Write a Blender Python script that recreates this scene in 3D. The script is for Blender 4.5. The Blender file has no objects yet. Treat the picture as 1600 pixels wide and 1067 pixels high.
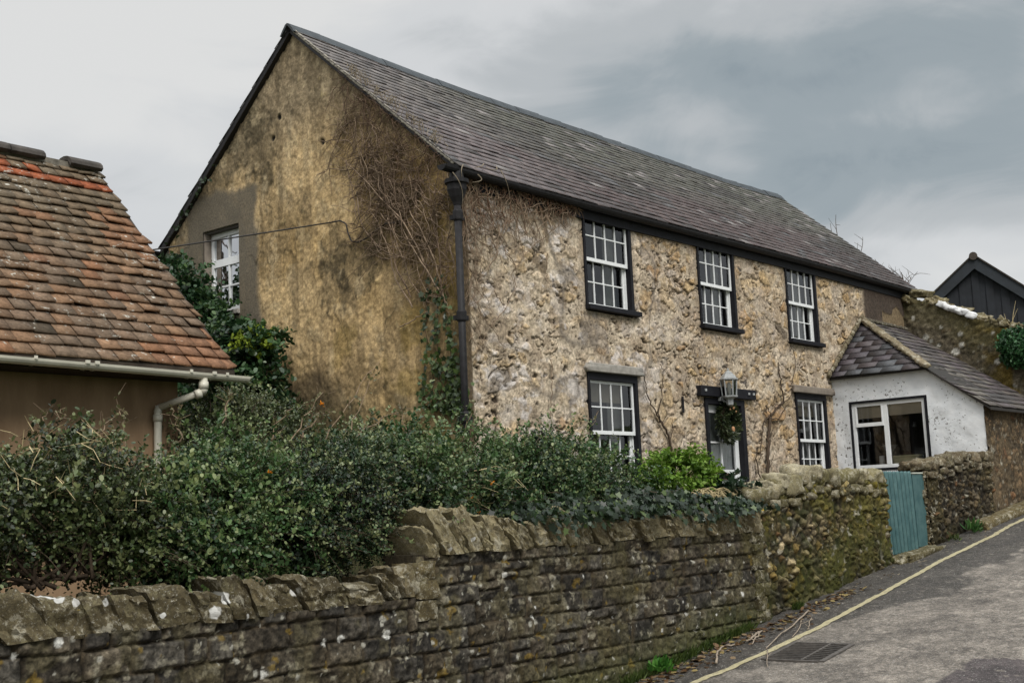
import bpy, math, random
import numpy as np
from mathutils import Vector, Matrix, Euler

random.seed(7)
rng = np.random.default_rng(11)
scene = bpy.context.scene
COL = scene.collection
PI = math.pi

# ------------------------------------------------------------------ camera
CX, CY, CZ = -12.101, -10.785, 0.80
YAW, PITCH, ROLL, FPX = 0.88357, 0.13697, -0.04348, 1978.87
def cam_axes():
    sy, cy = math.sin(YAW), math.cos(YAW)
    f0 = np.array([sy, cy, 0.]); r0 = np.array([cy, -sy, 0.]); u0 = np.array([0, 0, 1.])
    fw = f0*math.cos(PITCH) + u0*math.sin(PITCH)
    up = u0*math.cos(PITCH) - f0*math.sin(PITCH)
    r = r0*math.cos(ROLL) + up*math.sin(ROLL)
    u = up*math.cos(ROLL) - r0*math.sin(ROLL)
    return r, u, fw
CR, CU, CF = cam_axes()
def at(px, py, axis, val):
    """where the sight line through a photo pixel meets a real plane (x, y or z = val)"""
    d = CF*FPX + CR*(px-800) - CU*(py-533.5)
    i = 'xyz'.index(axis)
    t = (val - (CX, CY, CZ)[i])/d[i]
    return np.array([CX, CY, CZ]) + d*t
cd = bpy.data.cameras.new('camera'); co = bpy.data.objects.new('camera', cd); COL.objects.link(co)
m = Matrix(((CR[0], CU[0], -CF[0], CX), (CR[1], CU[1], -CF[1], CY), (CR[2], CU[2], -CF[2], CZ), (0, 0, 0, 1)))
co.matrix_world = m
cd.sensor_width = 36.0; cd.lens = FPX/1600*36.0; cd.clip_start = 0.1; cd.clip_end = 2000
scene.camera = co

# ------------------------------------------------------------------ numpy noise
def _h(ix, iy, iz, seed):
    n = (ix.astype(np.int64)*374761393 + iy.astype(np.int64)*668265263 + iz.astype(np.int64)*2147483647 + seed*974711) & 0xffffffff
    n = ((n ^ (n >> 13))*1274126177) & 0xffffffff
    n = (n ^ (n >> 16)) & 0xffffffff
    n = (n*2246822519) & 0xffffffff
    n = n ^ (n >> 15)
    return (n & 0xffffff)/float(0xffffff)
def vn(x, y, z=0.0, seed=0):
    x, y = np.broadcast_arrays(np.asarray(x, float), np.asarray(y, float)); z = np.broadcast_to(np.asarray(z, float), x.shape)
    ix, iy, iz = np.floor(x), np.floor(y), np.floor(z)
    fx, fy, fz = x-ix, y-iy, z-iz
    s = lambda t: t*t*t*(t*(t*6-15)+10)
    fx, fy, fz = s(fx), s(fy), s(fz)
    o = 0
    for dx in (0, 1):
        for dy in (0, 1):
            for dz in (0, 1):
                w = (fx if dx else 1-fx)*(fy if dy else 1-fy)*(fz if dz else 1-fz)
                o = o + w*_h(ix+dx, iy+dy, iz+dz, seed)
    return o
def fbm(x, y, z=0.0, seed=0, oct=4, gain=.5):
    o = 0; a = 1.; t = 0; f = 1.
    for k in range(oct):
        o = o + a*vn(np.asarray(x)*f+k*17.3, np.asarray(y)*f+k*9.1, np.asarray(z)*f, seed+k*31); t += a; a *= gain; f *= 2.03
    return o/t
def ss(a, b, x):
    t = np.clip((x-a)/(b-a), 0, 1); return t*t*(3-2*t)
def hc(f, k, lo=.3, hi=1.9): return np.clip(1+(f-.5)*k, lo, hi)
def mix(a, b, t):
    t = np.asarray(t)[..., None]; return np.asarray(a)*(1-t) + np.asarray(b)*t
def voronoi(u, v, cw, ch, seed=0, jit=.8, stagger=True, local=False):
    """jittered running-bond cells: returns (id hash a, id hash b, distance to the joint in metres)"""
    gx, gy = u/cw, v/ch
    iy0 = np.floor(gy)
    f1 = np.full(u.shape, 1e9); f2 = np.full(u.shape, 1e9); ia = np.zeros(u.shape); ib = np.zeros(u.shape)
    px1 = np.zeros(u.shape); py1 = np.zeros(u.shape); px2 = np.zeros(u.shape); py2 = np.zeros(u.shape)
    for dy in (-2, -1, 0, 1, 2):
        iy = iy0+dy
        off = np.where(stagger, .5*(np.mod(iy, 2)), 0)
        ix0 = np.floor(gx-off)
        for dx in (-2, -1, 0, 1, 2):
            ix = ix0+dx
            a = _h(ix, iy, iy*0, seed); b = _h(ix, iy, iy*0, seed+5); c = _h(ix, iy, iy*0, seed+9)
            cx = (ix+off+.5+(a-.5)*jit); cy = (iy+.5+(b-.5)*jit)
            d = np.abs(gx-cx)**2.4 + np.abs(gy-cy)**2.4
            d = d**(1/2.4)*(0.75+.5*c)
            less = d < f1
            f2 = np.where(less, f1, np.minimum(f2, d))
            ia = np.where(less, _h(ix, iy, iy*0, seed+21), ia); ib = np.where(less, _h(ix, iy, iy*0, seed+33), ib)
            px1 = np.where(less, (gx-cx)*cw, px1); py1 = np.where(less, (gy-cy)*ch, py1)
            f1 = np.where(less, d, f1)
    if local: return ia, ib, (f2-f1)*.5*min(cw, ch)*1.2, px1, py1
    return ia, ib, (f2-f1)*.5*min(cw, ch)*1.2

def C(r, g, b):
    f = lambda c: c/12.92 if c <= .04045 else ((c+.055)/1.055)**2.4
    return np.array([f(r/255), f(g/255), f(b/255)])

# ------------------------------------------------------------------ materials
MATS = {}
class NT:
    def __init__(s, name):
        s.m = bpy.data.materials.new(name); s.m.use_nodes = True
        s.t = s.m.node_tree; s.t.nodes.clear()
        s.out = s.t.nodes.new('ShaderNodeOutputMaterial')
        s.b = s.t.nodes.new('ShaderNodeBsdfPrincipled')
        s.t.links.new(s.b.outputs[0], s.out.inputs[0]); MATS[name] = s.m
    def n(s, typ, **kw):
        nd = s.t.nodes.new(typ)
        for k, v in kw.items():
            if k.startswith('i_'):
                key = k[2:]; key = int(key) if key.isdigit() else key.replace('_', ' ')
                nd.inputs[key].default_value = v
            else: setattr(nd, k, v)
        return nd
    def l(s, a, b): s.t.links.new(a, b)
    def coord(s): 
        return s.n('ShaderNodeTexCoord').outputs['Object']
    def noise(s, scale, detail=4, rough=.6, vec=None, dist=0):
        nd = s.n('ShaderNodeTexNoise'); nd.inputs['Scale'].default_value = scale; nd.inputs['Detail'].default_value = detail
        nd.inputs['Roughness'].default_value = rough; nd.inputs['Distortion'].default_value = dist
        s.l(vec if vec is not None else s.coord(), nd.inputs['Vector']); return nd.outputs['Fac']
    def ramp(s, fac, stops):
        r = s.n('ShaderNodeValToRGB'); e = r.color_ramp.elements
        while len(e) < len(stops): e.new(.5)
        for el, (p, c) in zip(e, stops):
            el.position = p; el.color = (c, c, c, 1) if not hasattr(c, '__len__') else tuple(c)[:3]+(1,)
        s.l(fac, r.inputs[0]); return r.outputs[0]
    def mixc(s, fac, a, b, mode='MIX'):
        x = s.n('ShaderNodeMix', data_type='RGBA', blend_type=mode)
        for inp, val in ((x.inputs[0], fac), (x.inputs[6], a), (x.inputs[7], b)):
            if hasattr(val, 'links') or hasattr(val, 'is_output'): s.l(val, inp)
            elif hasattr(val, '__len__'): inp.default_value = tuple(val)[:3]+(1,)
            else: inp.default_value = val
        return x.outputs[2]
    def attr(s, name='col'):
        a = s.n('ShaderNodeAttribute', attribute_name=name); return a.outputs['Color']
    def bump(s, h, strength=.4, dist=.01):
        b = s.n('ShaderNodeBump'); b.inputs['Strength'].default_value = strength; b.inputs['Distance'].default_value = dist
        s.l(h, b.inputs['Height']); s.l(b.outputs[0], s.b.inputs['Normal'])
    def fin(s, col, rough=.85, spec=.3):
        if hasattr(col, '__len__'): s.b.inputs['Base Color'].default_value = tuple(col)[:3]+(1,)
        else: s.l(col, s.b.inputs['Base Color'])
        s.b.inputs['Roughness'].default_value = rough
        s.b.inputs['Specular IOR Level'].default_value = spec
        return s.m

def vcol_mat(name, rough=.9, nscale=25, namt=.35, bscale=60, bstr=.5, bdist=.008, spec=.2):
    s = NT(name); a = s.attr()
    r = s.ramp(s.noise(nscale, 5, .7), [(.36, 1-namt), (.64, 1+namt*.7)])
    c = s.mixc(1.0, a, r, 'MULTIPLY')
    s.bump(s.noise(bscale, 5, .7), bstr, bdist)
    return s.fin(c, rough, spec)
M_STONE = vcol_mat('rubble stone and mortar', .92, 22, .42, 45, .9, .012)
M_RENDER = vcol_mat('stained ochre render', .95, 34, .30, 60, .6, .006)
M_WALLSTONE = vcol_mat('weathered wall stone', .92, 30, .5, 60, .9, .010)
def road_mat():
    s = NT('worn tarmac'); a = s.attr()
    c = s.mixc(1, a, s.ramp(s.noise(26, 3, .7), [(.36, .62), (.64, 1.35)]), 'MULTIPLY')
    c = s.mixc(1, c, s.ramp(s.noise(75, 2, .6), [(.36, .6), (.64, 1.4)]), 'MULTIPLY')
    c = s.mixc(s.ramp(s.noise(48, 1, .5), [(.66, 0), (.70, .8)]), c, (.30, .29, .27))
    c = s.mixc(s.ramp(s.noise(3.2, 8, .62, dist=1.2), [(.490, 0), (.498, .7), (.502, .7), (.510, 0)]), c, (.035, .032, .03))
    s.bump(s.noise(120, 3, .7), .9, .006)
    return s.fin(c, .82, .3)
M_ROADSURF = road_mat()
M_SLATE = vcol_mat('roof slate', .62, 30, .35, 50, .4, .004, .4)
M_LEAF = None

def leaf_mat(name, rough=.42, trans=.25, spec=.45):
    s = NT(name); a = s.attr()
    s.fin(a, rough, spec)
    tr = s.n('ShaderNodeBsdfTranslucent'); s.l(a, tr.inputs[0])
    mx = s.n('ShaderNodeMixShader'); mx.inputs[0].default_value = trans
    s.l(s.b.outputs[0], mx.inputs[1]); s.l(tr.outputs[0], mx.inputs[2]); s.l(mx.outputs[0], s.out.inputs[0])
    return s.m
M_LEAF = leaf_mat('small glossy leaf')
M_LEAF2 = leaf_mat('soft leaf', .6, .3, .3)

def plain(name, col, rough=.6, spec=.3, var=.15, nscale=12, bump=0, bscale=40, metallic=0):
    s = NT(name)
    n1 = s.noise(nscale, 5, .65)
    lo = np.clip(np.asarray(col)*(1-var), 0, 1); hi = np.clip(np.asarray(col)*(1+var), 0, 1)
    c = s.ramp(n1, [(.3, lo), (.7, hi)])
    if bump: s.bump(s.noise(bscale, 4, .6), bump, .005)
    s.b.inputs['Metallic'].default_value = metallic
    return s.fin(c, rough, spec)
M_WHITE = plain('white window paint', (.74, .75, .75), .45, .4, .06, 9, .15, 60)
M_BLACK = plain('black gloss paint', (.010, .010, .013), .6, .2, .35, 8, .2, 30)
M_BLACKIRON = plain('black painted iron', (.013, .012, .013), .6, .25, .5, 14, .3, 40)
M_UPVC = plain('off white plastic', (.56, .53, .44), .38, .45, .14, 5)
M_CONCRETE = plain('grey concrete', (.30, .28, .25), .9, .2, .28, 9, .5, 50)
M_GREYRENDER = plain('grey brown render', (.20, .17, .14), .95, .15, .25, 5, .5, 40)
M_DARKWOOD = plain('dark stained boards', (.045, .036, .028), .85, .2, .4, 6)
M_STEM = plain('bare brown stem', (.16, .115, .075), .85, .2, .45, 20)
M_VINE = plain('dry grey brown vine', (.20, .145, .10), .85, .2, .5, 9)
M_DARKSTEM = plain('dark woody stem', (.07, .05, .035), .9, .15, .4, 20)
M_STRAW = plain('dry straw stalk', (.42, .34, .19), .8, .2, .3, 10)
M_PEWTER = plain('grey lantern metal', (.30, .31, .31), .45, .5, .3, 18, .2, 40)
M_CREAM = plain('cream enamel', (.62, .58, .36), .4, .4, .05)
M_POT = plain('white glazed pottery', (.72, .72, .70), .3, .5, .05)
M_CURTAIN = plain('pale net curtain', (.42, .43, .41), .95, .1, .2, 6)
M_BLIND = plain('cream roller blind', (.55, .49, .38), .9, .1, .05)
M_PLATE = plain('brown metal plate', (.055, .03, .024), .5, .4, .3)
M_LETTER = plain('black slot', (.006, .005, .005), .6)
M_TERRA = plain('ridge tile', (.055, .048, .042), .85, .2, .5, 7, .5, 30)
M_RIDGE = plain('lead grey ridge tile', (.034, .040, .045), .6, .35, .45, 5, .3, 20)
M_BOARDBLACK = plain('black weatherboard', (.011, .013, .017), .65, .3, .4, 3, .3, 30)
M_EARTH = plain('dark soil', (.05, .038, .026), .95, .1, .5, 8, .8, 20)
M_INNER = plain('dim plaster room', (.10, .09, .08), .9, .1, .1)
M_FLOWER = plain('orange petals', (.75, .28, .02), .6, .2, .15)
M_BERRY = plain('tan dried fruit', (.42, .22, .11), .6, .3, .2)
M_CABLE = plain('black cable', (.02, .018, .016), .6, .3, .1)

def glass(name, refl_boost=0.0, tint=.85):
    s = NT(name); s.t.nodes.remove(s.b)
    fr = s.n('ShaderNodeFresnel'); fr.inputs[0].default_value = 1.5
    ad = s.n('ShaderNodeMath', operation='ADD'); s.l(fr.outputs[0], ad.inputs[0]); ad.inputs[1].default_value = refl_boost; ad.use_clamp = True
    tr = s.n('ShaderNodeBsdfTransparent'); tr.inputs[0].default_value = (tint, tint, tint, 1)
    gl = s.n('ShaderNodeBsdfGlossy'); gl.inputs['Roughness'].default_value = .02; gl.inputs[0].default_value = (.95, .97, 1, 1)
    bp = s.n('ShaderNodeBump'); bp.inputs['Strength'].default_value = .12; bp.inputs['Distance'].default_value = .01
    s.l(s.noise(3, 2, .5), bp.inputs['Height']); s.l(bp.outputs[0], gl.inputs['Normal'])
    mx = s.n('ShaderNodeMixShader'); s.l(ad.outputs[0], mx.inputs[0]); s.l(tr.outputs[0], mx.inputs[1]); s.l(gl.outputs[0], mx.inputs[2])
    s.l(mx.outputs[0], s.out.inputs[0]); return s.m
M_GLASS = glass('old window glass', .02)
M_GLASSR = glass('bright reflecting window glass', .55, .4)

# gate paint: teal with worn streaks
def gate_mat():
    s = NT('teal gate paint')
    n = s.noise(6, 5, .7); c = s.ramp(n, [(.35, C(54, 88, 90)*.85), (.65, C(80, 110, 110)*.9)])
    return s.fin(c, .55, .35)
M_GATE = gate_mat()
# white paint flaking over dark stone
def flaking():
    s = NT('flaking white masonry paint')
    big = s.noise(2.1, 2, .5)
    n = s.noise(19, 5, .7, dist=.15)
    ad = s.n('ShaderNodeMath', operation='MULTIPLY_ADD'); s.l(big, ad.inputs[0]); ad.inputs[1].default_value = .38; s.l(n, ad.inputs[2])
    mask = s.ramp(ad.outputs[0], [(.825, 0), (.85, 1)])
    base = s.ramp(s.noise(4, 5, .6), [(.3, (.60, .62, .64)), (.7, (.72, .73, .74))])
    c = s.mixc(mask, base, (.13, .12, .11))
    s.bump(s.noise(18, 5, .65), .5, .012)
    return s.fin(c, .85, .2)
M_FLAKE = flaking()
def tile_mat():
    s = NT('lichened clay roof tile'); a = s.attr()
    r = s.ramp(s.noise(22, 6, .75), [(.36, .6), (.64, 1.25)]); c = s.mixc(1, a, r, 'MULTIPLY')
    n = s.noise(13, 6, .66, dist=.3)
    big = s.noise(1.1, 2, .5)
    ad = s.n('ShaderNodeMath', operation='MULTIPLY_ADD'); s.l(big, ad.inputs[0]); ad.inputs[1].default_value = .45; s.l(n, ad.inputs[2])
    mask = s.ramp(ad.outputs[0], [(.855, 0), (.90, .9)])
    c = s.mixc(mask, c, (.50, .48, .42))
    s.bump(s.noise(40, 5, .7), .6, .006)
    return s.fin(c, .88, .2)
M_TILE = tile_mat()
def lichen_stone():
    s = NT('lichen covered coping stone'); a = s.attr()
    r = s.ramp(s.noise(24, 7, .8), [(.25, .4), (.75, 1.6)]); c = s.mixc(1, a, r, 'MULTIPLY')
    c = s.mixc(s.ramp(s.noise(6, 6, .75), [(.52, 0), (.62, .7)]), c, (.17, .15, .085))
    c = s.mixc(s.ramp(s.noise(8.3, 6, .75), [(.53, 0), (.60, .75)]), c, (.38, .35, .27))
    n = s.noise(10, 4, .6, dist=.5); c = s.mixc(s.ramp(n, [(.69, 0), (.72, .9)]), c, (.52, .50, .44))
    c = s.mixc(s.ramp(s.noise(13, 3, .5), [(.74, 0), (.76, 1)]), c, (.34, .23, .03))
    c = s.mixc(s.ramp(s.noise(7, 8, .7, dist=1.4), [(.482, 0), (.496, .75), (.504, .75), (.518, 0)]), c, (.045, .038, .028))
    c = s.mixc(s.ramp(s.noise(42, 4, .7), [(.60, 0), (.66, .7)]), c, (.40, .38, .32))
    # round white lichens of their own shape on the low coping
    cc_ = s.coord(); jit = s.n('ShaderNodeTexNoise'); jit.inputs['Scale'].default_value = 14; s.l(cc_, jit.inputs['Vector'])
    ad_ = s.n('ShaderNodeVectorMath', operation='MULTIPLY_ADD'); s.l(jit.outputs['Color'], ad_.inputs[0]); ad_.inputs[1].default_value = (.05, 0, .05); s.l(cc_, ad_.inputs[2])
    fl_ = s.n('ShaderNodeVectorMath', operation='MULTIPLY'); s.l(ad_.outputs[0], fl_.inputs[0]); fl_.inputs[1].default_value = (1, 0, 1)
    for px, py, r_ in ((98, 934, .042), (125, 941, .034), (355, 934, .05), (336, 957, .055), (465, 925, .036), (388, 963, .022), (437, 888, .022), (258, 960, .02), (740, 842, .024), (706, 858, .022), (172, 940, .03), (920, 815, .02)):
        p_ = at(px, py, 'y', -3.0); ds = s.n('ShaderNodeVectorMath', operation='DISTANCE'); s.l(fl_.outputs[0], ds.inputs[0]); ds.inputs[1].default_value = (p_[0]+.025, 0, p_[2]+.025)
        mk = s.n('ShaderNodeMapRange'); s.l(ds.outputs['Value'], mk.inputs[0]); mk.inputs[1].default_value = r_; mk.inputs[2].default_value = r_*.8; c = s.mixc(mk.outputs[0], c, (.60, .59, .56))
    s.bump(s.noise(35, 6, .75), .9, .014)
    return s.fin(c, .93, .15)
M_COPING = lichen_stone()
M_MARK = None
def marking():
    s = NT('faded yellow road paint')
    c = s.ramp(s.noise(9, 4, .6), [(.3, C(152, 143, 110)), (.7, C(176, 167, 134))])
    c = s.mixc(s.ramp(s.noise(30, 6, .8), [(.53, 0), (.60, .9)]), c, (.13, .115, .10))
    return s.fin(c, .75, .3)
M_MARK = marking()

# ------------------------------------------------------------------ mesh building
class MB:
    def __init__(s): s.v = []; s.f = []; s.c = []; s.n = 0
    def add(s, verts, faces, col=None):
        verts = np.asarray(verts, float).reshape(-1, 3)
        s.v.append(verts); b = s.n
        s.f += [tuple(int(i)+b for i in f) for f in faces]; s.n += len(verts)
        if col is None: col = (.5, .5, .5)
        col = np.asarray(col, float)
        if col.ndim == 1: col = np.tile(col[:3], (len(verts), 1))
        s.c.append(col)
    def box(s, x0, x1, y0, y1, z0, z1, col=None):
        v = [(x, y, z) for z in (z0, z1) for y in (y0, y1) for x in (x0, x1)]
        s.add(v, [(0, 2, 3, 1), (4, 5, 7, 6), (0, 1, 5, 4), (2, 6, 7, 3), (0, 4, 6, 2), (1, 3, 7, 5)], col)
    def beam(s, P, Q, a, b, col=None):
        """box along P-Q with half-extent vectors a and b"""
        P, Q, a, b = map(lambda t: np.asarray(t, float), (P, Q, a, b))
        v = [p+sa*a+sb*b for p in (P, Q) for sa, sb in ((-1, -1), (1, -1), (1, 1), (-1, 1))]
        s.add(v, [(3, 2, 1, 0), (4, 5, 6, 7), (0, 1, 5, 4), (1, 2, 6, 5), (2, 3, 7, 6), (3, 0, 4, 7)], col)
    def tube(s, pts, rad, sides=6, col=None, cap=True):
        pts = np.asarray(pts, float); n = len(pts)
        rad = np.broadcast_to(np.asarray(rad, float), (n,))
        t = np.gradient(pts, axis=0); t /= np.linalg.norm(t, axis=1)[:, None]+1e-9
        up = np.array([0, 0, 1.]) if abs(t[0][2]) < .9 else np.array([1., 0, 0])
        vs = []; a = np.cross(t[0], up); a /= np.linalg.norm(a)
        for i in range(n):
            a = a - t[i]*np.dot(a, t[i]); a /= np.linalg.norm(a)+1e-9; b = np.cross(t[i], a)
            for k in range(sides):
                th = 2*PI*k/sides; vs.append(pts[i]+rad[i]*(math.cos(th)*a+math.sin(th)*b))
        fs = [(i*sides+k, i*sides+(k+1) % sides, (i+1)*sides+(k+1) % sides, (i+1)*sides+k) for i in range(n-1) for k in range(sides)]
        if cap: fs += [tuple(range(sides-1, -1, -1)), tuple((n-1)*sides+k for k in range(sides))]
        s.add(vs, fs, col)
    def lathe(s, prof, cx, cy, sides=16, col=None):
        vs = [(cx+r*math.cos(2*PI*k/sides), cy+r*math.sin(2*PI*k/sides), z) for r, z in prof for k in range(sides)]
        fs = [(i*sides+k, i*sides+(k+1) % sides, (i+1)*sides+(k+1) % sides, (i+1)*sides+k) for i in range(len(prof)-1) for k in range(sides)]
        fs += [tuple(range(sides-1, -1, -1)), tuple((len(prof)-1)*sides+k for k in range(sides))]
        s.add(vs, fs, col)
    def rock(s, c, size, seed=0, n=6, rnd=.55, amp=.12, rot=(0, 0, 0), shear=0., col=None, freq=1.3):
        V, F = cube_grid(n)
        p = V/np.linalg.norm(V, axis=1)[:, None]
        p = V*(1-rnd)+p*rnd
        d = fbm(p[:, 0]*freq+seed*3.7+50, p[:, 1]*freq+50, p[:, 2]*freq+50, seed=seed % 97, oct=3)-.5
        d2 = vn(p[:, 0]*3.4+seed*1.7+90, p[:, 1]*3.4+90, p[:, 2]*3.4+90, seed=5)-.5
        p = p*(1+(d*2*amp*2+d2*amp*.6)[:, None])
        p = p*np.asarray(size)/2
        p[:, 0] += shear*p[:, 2]
        R = np.array(Euler(rot).to_matrix())
        s.add(p@R.T+np.asarray(c), F, col)
    def build(s, name, mat, parent=None, smooth=False, bevel=0, **k):
        me = bpy.data.meshes.new(name)
        if s.n:
            V = np.concatenate(s.v); me.from_pydata(V.tolist(), [], s.f)
            cc = np.concatenate(s.c); a = me.color_attributes.new('col', 'FLOAT_COLOR', 'POINT')
            a.data.foreach_set('color', np.c_[cc, np.ones(len(cc))].astype(np.float32).ravel())
        if smooth:
            me.shade_smooth()
            if k.get('sharp'): me.set_sharp_from_angle(angle=math.radians(k['sharp']))
        me.materials.append(mat)
        return link(name, me, parent, bevel)
def link(name, me, parent=None, bevel=0):
    o = bpy.data.objects.new(name, me); COL.objects.link(o)
    if bevel:
        b = o.modifiers.new('bevel', 'BEVEL'); b.width = bevel; b.segments = 2; b.limit_method = 'ANGLE'
    if parent is not None:
        o.parent = parent; o.matrix_parent_inverse = ROOTINV.get(parent.name, Matrix())
    return o
ROOTINV = {}
_cg = {}
def cube_grid(n):
    if n in _cg: return _cg[n]
    idx = {}; V = []; F = []
    def vi(p):
        k = tuple(np.round(p, 5))
        if k not in idx: idx[k] = len(V); V.append(p)
        return idx[k]
    t = np.linspace(-1, 1, n+1)
    for ax in range(3):
        for sg in (-1, 1):
            for i in range(n):
                for j in range(n):
                    q = []
                    for a, b in ((i, j), (i+1, j), (i+1, j+1), (i, j+1)):
                        p = [0, 0, 0]; p[ax] = sg; p[(ax+1) % 3] = t[a]; p[(ax+2) % 3] = t[b]; q.append(vi(tuple(p)))
                    F.append(tuple(q) if sg > 0 else tuple(reversed(q)))
    _cg[n] = (np.array(V, float), F); return _cg[n]

def thing(name, loc, label, cat, group=None):
    o = bpy.data.objects.new(name, None); COL.objects.link(o); o.location = loc; o.empty_display_size = .2
    ROOTINV[o.name] = Matrix.Translation(-Vector(loc))
    return tag(o, label, cat, group)
def tag(o, label, cat, group=None, kind=None):
    o['label'] = label; o['category'] = cat
    if group: o['group'] = group
    if kind: o['kind'] = kind
    return o
def struct(o): o['kind'] = 'structure'; return o

def heightfield(name, O, U, V, us, vs, H, colr, mat, parent=None, keep=None, skirt=None):
    """a wall or road surface as a real relief mesh: O+u*U+v*V+h*N, N=UxV"""
    O, U, V = map(lambda t: np.asarray(t, float), (O, U, V)); N = np.cross(U, V)
    uu, vv = np.meshgrid(us, vs)
    P = O + uu[..., None]*U + vv[..., None]*V + H[..., None]*N
    nv, nu = uu.shape
    idx = np.arange(nu*nv).reshape(nv, nu)
    F = np.stack([idx[:-1, :-1], idx[:-1, 1:], idx[1:, 1:], idx[1:, :-1]], -1)
    if keep is not None:
        k = keep[:-1, :-1] & keep[1:, 1:] & keep[:-1, 1:] & keep[1:, :-1]; F = F[k]
    F = F.reshape(-1, 4)
    return fastmesh(name, P.reshape(-1, 3), F, colr.reshape(-1, 3), mat, parent, True)
def fastmesh(name, P, F, colr, mat, parent=None, smooth=False):
    me = bpy.data.meshes.new(name); k = F.shape[1]
    used = np.unique(F); remap = np.zeros(len(P), np.int32); remap[used] = np.arange(len(used)); P = P[used]; colr = colr[used]; F = remap[F]
    me.vertices.add(len(P)); me.vertices.foreach_set('co', P.astype(np.float32).ravel())
    me.loops.add(F.size); me.loops.foreach_set('vertex_index', F.astype(np.int32).ravel())
    me.polygons.add(len(F)); me.polygons.foreach_set('loop_start', np.arange(0, F.size, k, dtype=np.int32))
    me.update(calc_edges=True)
    a = me.color_attributes.new('col', 'FLOAT_COLOR', 'POINT')
    a.data.foreach_set('color', np.c_[np.clip(colr, 0, 1), np.ones(len(P))].astype(np.float32).ravel())
    if smooth: me.polygons.foreach_set('use_smooth', np.ones(len(F), bool))
    me.materials.append(mat)
    return link(name, me, parent)

# ------------------------------------------------------------------ foliage
LEAF_SHAPES = {
 'oval': (np.array([[0, 0, 0], [.35, .3, .06], [.8, .26, .03], [1, 0, -.03], [.8, -.26, .03], [.35, -.3, .06]]), 6),
 'ivy': (np.array([[0, 0, 0], [-.05, .38, .05], [.35, .3, .0], [.5, .5, .06], [.62, .2, .0], [1, 0, -.05], [.62, -.2, .0], [.5, -.5, .06], [.35, -.3, 0], [-.05, -.38, .05]]), 10),
 'blade': (np.array([[0, .05, 0], [.5, .06, .12], [1, 0, 0], [.5, -.06, .12], [0, -.05, 0]]), 5),
 'diamond': (np.array([[0, 0, 0], [.5, .28, .08], [1, 0, 0], [.5, -.28, .08]]), 4),
}
def nrm(a): return a/(np.linalg.norm(a, axis=-1, keepdims=True)+1e-9)
def leaves(name, P, D, Nn, S, colr, mat, parent=None, shape='oval', wid=1.0):
    """P base, D direction, Nn face normal hint, S length: every leaf a small polygon"""
    L, k = LEAF_SHAPES[shape]
    D = nrm(D); W = nrm(np.cross(Nn, D)); Z = np.cross(D, W)
    n = len(P)
    V = P[:, None, :] + S[:, None, None]*(L[None, :, 0, None]*D[:, None, :] + wid*L[None, :, 1, None]*W[:, None, :] + L[None, :, 2, None]*Z[:, None, :])
    F = np.arange(n*k).reshape(n, k)
    return fastmesh(name, V.reshape(-1, 3), F, np.repeat(colr, k, axis=0), mat, parent, False)
def in_blob(p, b):
    return (((p-np.array(b[:3]))/np.array(b[3:6]))**2).sum(-1)
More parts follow.
